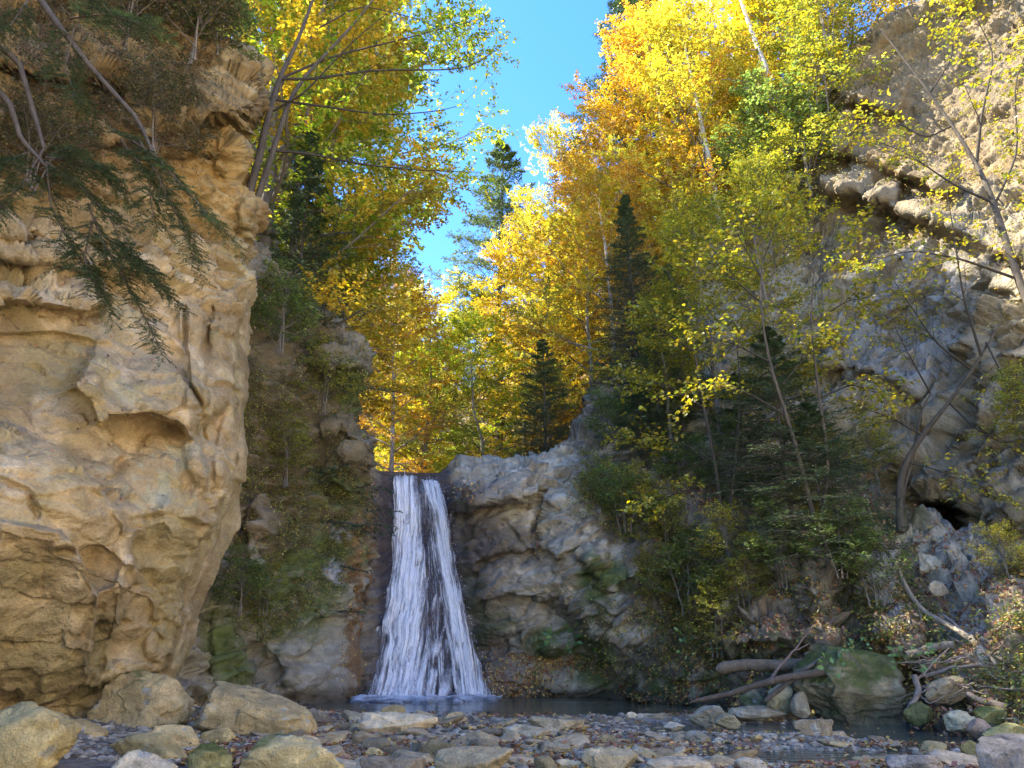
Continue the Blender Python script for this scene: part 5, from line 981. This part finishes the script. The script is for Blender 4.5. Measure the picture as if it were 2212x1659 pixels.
# shrubs: countable bushes on the slope and rims
SH = [('brush', 330, 320, 9.9, 150, 'brown brushwood tangle on the ledge under the top of the ochre cliff'), ('brush', 70, 420, 8.7, 230, 'dry brushwood at the foot of the leaning fir stems'), ('brush', 420, 130, 10.6, -70, 'brown green scrub on the rounded top of the ochre cliff'), ('gshrub', 470, 120, 11.0, -20, 'green scrub at the very corner of the cliff top'), ('brush', 270, 110, 9.9, -120, 'dark thicket at the upper edge above the ochre cliff'),
      ('gshrub', 1340, 1150, 16.8, 1010, 'round green bush at the left end of the hanging vines'), ('shrub', 1420, 1330, 15.9, 1170, 'olive bush spilling over the V shaped cracks'), ('yshrub', 1580, 1240, 14.8, 1090, 'yellow speckled bush above the mossy ledge'), ('gshrub', 1480, 1080, 17.4, 950, 'leafy green bush where the slope meets the crest'), ('shrub', 1620, 1330, 14.4, 1180, 'low olive bush just left of the sunlit slab'), ('gshrub', 1830, 1250, 13.4, 1090, 'blue green leafy bush left of the path'),
      ('shrub', 1900, 1050, 15.8, 900, 'thin olive bush against the shaded cliff above the path'), ('yshrub', 1470, 900, 19.0, 760, 'yellow green bush half way up behind the firs'), ('gshrub', 1330, 960, 19.0, 850, 'soft green bush under the broad spruce'), ('gshrub', 1500, 1330, 15.3, 1160, 'green bush hanging over the grey rock right of the V shaped cracks'), ('shrub', 1540, 1420, 14.8, 1240, 'yellowish bush growing from the rock above the log'), ('yshrub', 1370, 1110, 17.2, 1000, 'yellow bush on the crest above the grey rock'), ('shrub', 1290, 1100, 17.8, 985, 'brown green bush on the crest beside the grey ledge'),
      ('gshrub', 1640, 1130, 15.8, 1010, 'green bush under the hazels at mid slope'), ('yshrub', 1745, 1160, 14.4, 1050, 'golden orange bush below the drooping fir'), ('gshrub', 1880, 1310, 13.3, 1130, 'green leafy bush at the top of the fallen branch'), ('gshrub', 1700, 1270, 14.3, 1100, 'dark green bush shading the pale slab'), ('shrub', 1440, 1200, 16.4, 1060, 'dull yellow bush hanging from the crest over the grey rock'),
      ('shrub', 1750, 440, 22.0, 250, 'olive scrub bush clinging to the left flank of the pale cliff'), ('shrub', 1760, 300, 22.0, 90, 'upper olive scrub bush at the cliff flank below the roots'), ('gshrub', 1720, 420, 22.5, 200, 'greenish scrub beside the olive scrub on the cliff flank'), ('shrub', 1800, 140, 21.8, -60, 'scrub bush overhanging the top of the pale cliff'), ('yshrub', 2150, 10, 18.5, -170, 'orange yellow bush on the cliff top at the right edge'), ('yshrub', 2060, -10, 19.5, -160, 'yellow bush on the cliff top near the right corner'),
      ('shrub', 1650, 480, 21.5, 330, 'bush on the dark earth rim at the foot of the golden wood'), ('gshrub', 1590, 1010, 17.0, 900, 'soft green bush in the middle of the litter slope'), ('yshrub', 2180, 1250, 12.4, 1130, 'yellow leaved bush on the right edge by the path'), ('shrub', 2230, 980, 13.0, 800, 'dark olive bush at the right edge in front of the cliff'), ('shrub', 575, 1330, 14.7, 1210, 'yellow green bush low on the left buttress near the moss'), ('gshrub', 520, 1330, 13.6, 1190, 'dark green bush where the ochre cliff meets the buttress'), ('shrub', 690, 900, 16.4, 740, 'bush on the upper buttress with small yellow leaves'), ('gshrub', 610, 760, 14.9, 600, 'dark bush at the top of the buttress beside the ochre cliff'), ('shrub', 620, 1050, 15.2, 900, 'brownish bush in the middle of the overgrown buttress')]
for k, (kd, px, pyb, Y, pyt, lab) in enumerate(SH): T_(kd, 'shrub', lab, 'shrub', px, pyb, Y, pyt, 400+k, 1.25)
# ---- fir boughs hanging down in front of the ochre cliff
def fir_boughs():
    r = np.random.default_rng(31); o = at(-60, 60, 7.4); e = empty('fir_tree', tuple(o), 'fir at the upper left with green boughs hanging before the ochre rock', 'tree')
    st = [[(-60, 60, 7.4), (40, 130, 7.4), (75, 250, 7.3), (95, 320, 7.2)], [(60, -40, 7.6), (130, 60, 7.5), (200, 150, 7.5), (300, 260, 7.4), (330, 330, 7.3)], [(-60, 150, 7.2), (20, 220, 7.2), (45, 300, 7.2), (100, 360, 7.1)]]
    def path(pts, m=12): p = np.array([at(*q) for q in pts]); s = np.linspace(0, 1, len(p)); t = np.linspace(0, 1, m); return np.stack([np.interp(t, s, p[:, k]) for k in range(3)], -1)-o
    T = Buf(); K = Buf(); N = Buf()
    for p in st: q = path(p); tubes(T, q, np.linspace(.045, .018, 12), 8, (.13, .10, .07))
    bo = [[(95, 320, 7.2), (60, 380, 7), (20, 430, 6.9), (-30, 480, 6.8)], [(100, 350, 7.1), (170, 400, 7), (240, 470, 6.9), (270, 560, 6.8)], [(240, 280, 7.3), (330, 330, 7.2), (410, 420, 7.1), (480, 490, 7)], [(300, 300, 7.3), (350, 400, 7.2), (390, 480, 7.1), (420, 560, 7.1)], [(190, 440, 7), (230, 540, 6.9), (290, 640, 6.9), (340, 740, 6.9)], [(100, 350, 7.1), (110, 450, 7), (160, 540, 6.9), (200, 590, 6.9)],
          [(60, 330, 7.2), (0, 350, 7), (-50, 380, 6.9)], [(100, 340, 7.1), (180, 350, 7), (250, 390, 7)], [(260, 300, 7.3), (320, 380, 7.2), (330, 470, 7.1)], [(240, 520, 6.9), (300, 560, 6.9), (350, 620, 6.9)], [(150, 40, 7.6), (230, 30, 7.4), (330, 60, 7.3)], [(60, 0, 7.4), (20, 60, 7.2), (-40, 100, 7.1)], [(160, 60, 7.5), (140, 150, 7.4), (170, 220, 7.3)], [(200, 480, 6.9), (180, 560, 6.8), (220, 640, 6.8)]]
    A = np.stack([path(p) for p in bo]); AR = np.repeat(np.linspace(.014, .004, 12)[None], len(A), 0); tubes(K, A, AR, 5, (.12, .09, .06))
    A2, A2R, _ = spawn(A, AR, 20, .05, 1, .33, 42, r, 6, 1., -.1, .07, .6, .003, .5); B_, BR, _ = spawn(A2, A2R, 8, .1, 1, .16, 45, r, 4, 1., -.05, .06, .6, .002, .2); tubes(K, A2, A2R, 4, (.12, .09, .06)); tubes(K, B_, BR, 3, (.12, .10, .06))
    cols = np.array([(.065, .115, .04), (.09, .15, .05), (.05, .085, .033), (.12, .17, .06)])
    for Q, QR, kk in ((B_, BR, 46), (A2, A2R, 60)):
        n = len(Q)*kk; tt = r.uniform(.05, 1, (len(Q), kk)); p, Tn, _ = interp_branch(Q, QR, tt); p = p.reshape(-1, 3); Tn = Tn.reshape(-1, 3); sd_ = nrm(np.cross(Tn, UPZ+1e-3))*np.where(r.random((n, 1)) < .5, 1, -1)
        leaves(N, p, nrm(Tn*.7+sd_+UPZ*r.normal(.1, .25, (n, 1))), nrm(UPZ+r.normal(0, .4, (n, 3))), .030*r.uniform(.7, 1.2, n), .0062, cols[r.integers(0, 4, n)]*r.uniform(.7, 1.3, (n, 1)), False, 0)
    link('trunk', T.mesh('trunk', True), M['bark'], e); link('boughs', K.mesh('boughs', True), M['twig'], e); link('needles', N.mesh('needles'), M['needle'], e)
fir_boughs()
# ------------------------------------------------------------------ ground cover (nobody could count it)
def scatter(P, N, PX, PY, dens, n, r):
    w_ = np.clip(dens, 0, None).ravel().astype(float); w_ /= w_.sum(); i = r.choice(len(w_), n, p=w_); return P.reshape(-1, 3)[i]+r.normal(0, .03, (n, 3)), N.reshape(-1, 3)[i]
def sprigs(name, label, P, N, PX, PY, dens, n, seed, cols, L=.06, per=14, ln=.35, mat='leaf', hang=.6, six=False, twigs=True, Wr=.6):
    r = np.random.default_rng(seed); p, nn = scatter(P, N, PX, PY, dens, n, r); B = Buf(); K = Buf(); m = 5
    D = nrm(nn+r.normal(0, .45, (n, 3))+UPZ*.3); l = ln*r.uniform(.4, 1.4, n); out = [p]; q = p
    for s in range(1, m): D = nrm(D-UPZ*hang*s/m+r.normal(0, .12, (n, 3))); q = q+D*(l/(m-1))[:, None]; out.append(q)
    Q = np.stack(out, 1); QR = np.repeat(np.linspace(.004, .0015, m)[None], n, 0)
    leaf_on(B, Q, QR, per, r, L, L*Wr, cols, six, spread=.5); o = tag(B.build(name, M[mat]), label, name.replace('_', ' '), None, 'stuff')
    if twigs: tag(link('undergrowth_stems', (tubes(K, Q, QR, 3, (.20, .15, .10)), K.mesh('stems', True))[1], M['twig']), 'thin brown stems of the '+name.replace('_', ' '), 'stems', None, 'stuff')
bsoil = blob(BPX, BPY, 640, 900, 180, 360, -10, .35)
n_ = fbm(BP*1.2, 3, 801)
sprigs('undergrowth', 'mixed green and yellow undergrowth draped over the left buttress', BP, BN, BPX, BPY, np.maximum(bsoil, blob(BPX, BPY, 590, 1240, 100, 120, 20, .3))*ss(-.25, .2, n_), 4200, 811, UND, L=.05, per=9, ln=.35)
sprigs('trailing_grass', 'dry grassy tufts trailing down the left buttress', BP, BN, BPX, BPY, np.maximum(blob(BPX, BPY, 640, 800, 170, 250, -10, .35), 0), 1500, 812, [(.32, .27, .12), (.26, .2, .1), (.2, .2, .07)], L=.14, per=6, ln=.3, Wr=.06, hang=1.2, twigs=False)
cs = np.clip(ss(1230, 1330, CPX)*ss(1500, 1350, CPY-(CPX-1250)*.12)*ss(-.35, .35, CN[..., 2]+.3)*ss(-.3, .15, fbm(CP*.7, 3, 802)), 0, 1); cs *= 1-blob(CPX, CPY, 2085, 1270, 95, 190, -18, .3)
sprigs('slope_undergrowth', 'low green and yellow plants over the bank right of the falls', CP, CN, CPX, CPY, cs, 5200, 813, UND+GRN, L=.06, per=9, ln=.4)
cr_ = blob(CPX, CPY, 1330, 1080, 110, 60, 20, .4)+blob(CPX, CPY, 1480, 1290, 90, 120, 0, .4)
sprigs('hanging_vines', 'yellowing vines hanging from the crest over the grey rock', CP, CN, CPX, CPY, cr_, 1500, 814, UND+[(.50, .32, .07)], L=.055, per=12, ln=.6, hang=1.)
rs = np.clip(blob(RPX, RPY, 1760, 330, 70, 260, 20, .4)*ss(1850, 1760, RPX)+ss(.35, .7, RN[..., 2])*.4*ss(900, 700, RPY)+blob(RPX, RPY, 1640, 470, 110, 60, -20, .4), 0, 1)
sprigs('cliff_scrub', 'dry scrub clinging to the flank and ledges of the pale cliff', RP, RN, RPX, RPY, rs, 3000, 815, [(.34, .30, .10), (.24, .24, .06), (.44, .34, .08), (.26, .18, .08)], L=.07, per=10, ln=.6)
lt = ss(520, 330, LPX)*blob(LPX, LPY, 230, 130, 240, 230, 20, .4)*ss(.1, .5, LN[..., 2]+.35)
sprigs('dry_twigs', 'tangle of dry twigs and brown plants hanging over the top of the ochre cliff', LP, LN, LPX, LPY, lt, 3200, 816, [(.16, .13, .06), (.10, .12, .035), (.26, .13, .06), (.08, .10, .03)], L=.045, per=7, ln=.5, hang=1.)
# fallen leaves
LITC = np.array([(.36, .13, .05), (.28, .10, .045), (.46, .22, .08), (.20, .09, .05), (.58, .40, .10), (.42, .28, .16), (.62, .36, .06)])
def litter(name, label, p, N, L, seed, wy=.12):
    r = np.random.default_rng(seed); n = len(p); D = nrm(np.cross(N, r.normal(size=(n, 3)))); c = LITC[np.where(r.random(n) < wy, 4, r.integers(0, 6, n))]*r.uniform(.7, 1.3, (n, 1)); B = Buf()
    leaves(B, p+N*.012, D+N*r.normal(0, .3, (n, 1)), nrm(N+r.normal(0, .35, (n, 3))), L*r.uniform(.6, 1.3, n), L*.6*r.uniform(.7, 1.2, n), c, False, .25); tag(B.build(name, M['litter']), label, 'fallen leaves', None, 'stuff')
r_ = np.random.default_rng(91)
def bed_litter():
    n = 30000; py = 1540+125*r_.random(n)**1.0; px = 380+1900*r_.random(n); p = at(px, py, Yground(py, .05)); x, y = p[:, 0], p[:, 1]; z = G(x, y)
    d = fbm(np.stack([x*.9, y*1.8, x*0], -1), 3, 903); k = (d > -.12+.3*r_.random(n)) & (z > -.03) | (r_.random(n) < .04); k &= r_.random(n) < .5
    P = np.stack([x, y, np.maximum(z, .004)+.012+.02*r_.random(n)], -1)[k]; litter('fallen_leaves', 'brown and yellow fallen leaves drifted among the streambed stones', P, np.repeat(UPZ[None], len(P), 0), .075, 92)
bed_litter()
wl = np.clip(blob(CPX, CPY, 1120, 1480, 90, 60, 12, .4)+blob(CPX, CPY, 1220, 1430, 110, 22, 5, .4)*1.5+blob(CPX, CPY, 1420, 1500, 70, 12, 0, .4)*2+blob(CPX, CPY, 1165, 1140, 8, 60, 5, .4)+blob(CPX, CPY, 1010, 1060, 30, 20, 0, .4)+blob(CPX, CPY, 800, 1100, 14, 90, 0, .3), 0, 3)
p_, q_ = scatter(CP, CN, CPX, CPY, wl, 3000, r_); litter('leaves_on_wet_rock', 'fallen leaves stuck to the wet rock on both sides of the falls', p_, q_, .075, 93, .3)
p_, q_ = scatter(BP, BN, BPX, BPY, blob(BPX, BPY, 765, 1300, 22, 240, 3, .5)+.06*blob(BPX, BPY, 650, 1000, 160, 400), 1300, r_); litter('leaves_on_wet_rock', 'leaves stuck to the rust stained strip left of the falls', p_, q_, .07, 94, .3)
sl = np.clip(ss(1330, 1500, CPX)*ss(.1, .6, CN[..., 2]+.25*fbm(CP*1.1, 3, 905)), 0, 1); p_, q_ = scatter(CP, CN, CPX, CPY, sl, 26000, r_); litter('slope_litter', 'reddish brown leaf litter covering the bank right of the pool', p_, q_, .09, 95, .08)
p_, q_ = scatter(LP, LN, LPX, LPY, np.clip(LN[..., 2]-.3, 0, 1)*ss(1400, 300, LPY)*ss(0, 300, LPX+100), 500, r_); litter('leaves_on_ledges', 'orange leaves caught on ledges of the ochre cliff', p_, q_, .06, 96, .1)
# ------------------------------------------------------------------ logs and driftwood
def log(name, label, pts, ra, rb, col=(.30, .25, .19), cat='log', wob=.02, sides=14, seed=1, kids=(), broken=True):
    r = np.random.default_rng(seed); p = np.array([at(*q) for q in pts]); o = p[0].copy(); m = 26; s = np.linspace(0, 1, len(p)); t = np.linspace(0, 1, m); c = np.stack([np.interp(t, s, p[:, k]) for k in range(3)], -1)
    for _ in range(3): c[1:-1] = (c[:-2]+2*c[1:-1]+c[2:])/4
    c += np.cumsum(r.normal(0, wob*.3, c.shape), 0)*np.sin(np.pi*t)[:, None]; rad = (ra+(rb-ra)*t)*(1+.12*fbm(np.stack([t*9, t*0+seed, t*0], -1), 3, seed))
    if broken: rad[0] *= .25; rad[1] *= .8
    B = Buf(); tubes(B, c-o, rad, sides, col); 
    cap = 0; e = tag(link(name, B.mesh(name, True), M['bark']), label, cat); e.location = o
    for kp, r1, r2 in kids:
        q = np.array([at(*k_) for k_ in kp])-o; cc = np.stack([np.interp(np.linspace(0, 1, 12), np.linspace(0, 1, len(q)), q[:, k]) for k in range(3)], -1); cc[1:-1] += r.normal(0, .012, cc[1:-1].shape)
        b2 = Buf(); tubes(b2, cc, np.linspace(r1, r2, 12), 7, col); link('side_branch', b2.mesh('side_branch', True), M['bark'], e)
    return e
log('fallen_log', 'thick grey brown broken log lying behind the mossy boulder', [(1545, 1447, 12.9), (1590, 1438, 12.9), (1700, 1441, 12.8), (1800, 1437, 12.6), (1850, 1428, 12.6)], .09, .11, (.17, .135, .09), seed=2)
log('driftwood_branch', 'long reddish bark branch slanting into the pool left of the mossy boulder', [(1492, 1517, 12.6), (1590, 1492, 12.3), (1680, 1470, 12.0), (1780, 1450, 11.8)], .03, .06, (.17, .125, .085), 'branch', seed=3)
log('driftwood_branch', 'curved grey branch crossing in front of the thick log', [(1650, 1516, 12.2), (1700, 1475, 12.1), (1735, 1440, 12.0), (1790, 1412, 12.1)], .04, .025, (.15, .12, .09), 'branch', seed=4)
log('driftwood_branch', 'thin upright forked twig branch rising left of the mossy boulder', [(1660, 1475, 12.3), (1690, 1430, 12.3), (1730, 1390, 12.3), (1758, 1348, 12.3)], .025, .010, (.24, .17, .13), 'branch', seed=5, kids=[([(1718, 1404, 12.3), (1752, 1388, 12.3), (1758, 1412, 12.3)], .012, .005), ([(1738, 1374, 12.3), (1735, 1356, 12.3)], .010, .004)])
log('fallen_log', 'short pale log poking out right behind the mossy boulder', [(1955, 1416, 12.2), (2000, 1406, 12.2), (2057, 1394, 12.2)], .06, .07, (.25, .21, .15), seed=6, broken=False)
log('fallen_branch', 'long pale crooked branch lying down the right bank', [(1902, 1170, 13.9), (1937, 1222, 13.5), (1965, 1285, 13.0), (2003, 1324, 12.7), (2076, 1360, 12.2), (2130, 1404, 11.7), (2240, 1458, 10.9)], .035, .045, (.30, .25, .18), 'branch', wob=.01, seed=7, broken=False,
    kids=[([(2098, 1375, 12), (2140, 1420, 11.5), (2170, 1460, 11.2), (2200, 1500, 10.8), (2230, 1530, 10.5)], .035, .015), ([(1985, 1310, 12.85), (1990, 1350, 12.7), (1996, 1390, 12.6), (1985, 1405, 12.5)], .022, .010), ([(1902, 1170, 13.9), (1880, 1110, 14.1), (1870, 1070, 14.2)], .03, .012)])
log('driftwood_branch', 'twisted bleached root standing at the right end of the mossy boulder', [(1953, 1562, 11.3), (1962, 1530, 11.3), (1982, 1500, 11.4), (1975, 1460, 11.5)], .02, .045, (.34, .26, .19), 'branch', seed=8, kids=[([(1982, 1500, 11.4), (2010, 1520, 11.2), (2060, 1490, 11.1)], .012, .005), ([(1975, 1470, 11.5), (2010, 1440, 11.6), (2050, 1400, 11.9)], .02, .008)])
log('driftwood_branch', 'dark branch lying across the driftwood pile at the right', [(1990, 1462, 11.8), (2060, 1444, 11.7), (2120, 1440, 11.5), (2190, 1450, 11.2)], .03, .02, (.22, .18, .15), 'branch', seed=9, kids=[([(2120, 1440, 11.5), (2140, 1425, 11.4)], .012, .006)])
log('fallen_branch', 'grey branch running parallel above the crooked pale one at the right edge', [(2040, 1330, 12.6), (2110, 1385, 12.0), (2240, 1450, 11.1)], .022, .035, (.30, .24, .20), 'branch', seed=10, broken=False)
log('driftwood_branch', 'half buried brown log on the right shingle below the slab', [(2085, 1500, 11.0), (2120, 1510, 10.8), (2180, 1530, 10.5)], .04, .05, (.26, .2, .15), 'branch', seed=11)
def stick_pile():
    r = np.random.default_rng(66)
    for k in range(46):
        px = r.uniform(1990, 2212); py = r.uniform(1400, 1490); Y = np.interp(py, [1400, 1500], [12.4, 11.1])-np.interp(px, [1990, 2212], [0, .6]); a = at(px, py, Y); d = nrm(np.array([r.normal(0, 1), r.normal(0, .6), r.normal(0, .35)])); l = r.uniform(.4, 1.1); t = np.linspace(0, 1, 8)[:, None]
        p = d*l*t+np.cumsum(r.normal(0, .015, (8, 3)), 0); B = Buf(); tubes(B, p, np.linspace(r.uniform(.008, .02), .004, 8), 6, (.30, .24, .19)); o = link('stick', B.mesh('stick', True), M['bark']); o.location = a
        tag(o, 'bare grey brown stick in the driftwood tangle right of the mossy boulder', 'stick', 'sticks of the driftwood tangle')
stick_pile()
# plants on the mossy boulder
def rosette(label, px, py, Y, n, L, cols, seed, hgt=.1):
    r = np.random.default_rng(seed); o = at(px, py, Y); e = empty('small_plant', tuple(o), label, 'plant'); a = r.uniform(0, 6.28, n); d = np.stack([np.cos(a), np.sin(a)*.6-.3, r.uniform(-.5, .8, n)], -1); K = Buf(); st = np.stack([np.zeros((n, 3)), d*.5*hgt*1.6+UPZ*.03, d*hgt*1.6], 1); tubes(K, st, np.full((n, 3), .002), 3, (.12, .16, .05)); B = Buf()
    leaves(B, st[:, 2], nrm(d+r.normal(0, .3, (n, 3))), nrm(np.array([0, -.6, .8])+r.normal(0, .3, (n, 3))), L*r.uniform(.7, 1.2, n), L*.75, np.array(cols)[r.integers(0, len(cols), n)], True); link('stems', K.mesh('stems', True), M['twig'], e); tag(link('leaf_cluster', B.mesh('leaf_cluster'), M['fern'], e), None, None, None, 'stuff')
PG = [(.16, .30, .06), (.22, .38, .09), (.12, .24, .06)]
rosette('round leaved green plant on the upper right of the mossy boulder', 1965, 1425, 11.55, 26, .09, PG, 1, .16)
rosette('small green plant on the top left of the mossy boulder', 1850, 1405, 11.6, 14, .07, PG, 2, .12)
rosette('tuft of hart tongue fern on the left face of the mossy boulder', 1800, 1440, 11.6, 12, .10, PG, 3, .10)
rosette('broad leaved green plant on the mossy ledge right of the falls', 1215, 1380, 17.2, 22, .13, PG, 4, .2)
rosette('smaller leafy plant beside the broad leaved one on the mossy ledge', 1255, 1395, 17.2, 14, .11, PG, 5, .16)
rosette('green plant in the crack of the grey rock under the yellow bush', 1508, 1395, 15.0, 22, .11, PG, 6, .25)
rosette('leafy plant growing on the bank behind the log', 1645, 1375, 14.4, 18, .11, PG, 7, .2)
rosette('green herb beside the pale log on the right bank', 2040, 1370, 12.8, 20, .10, PG, 8, .22)
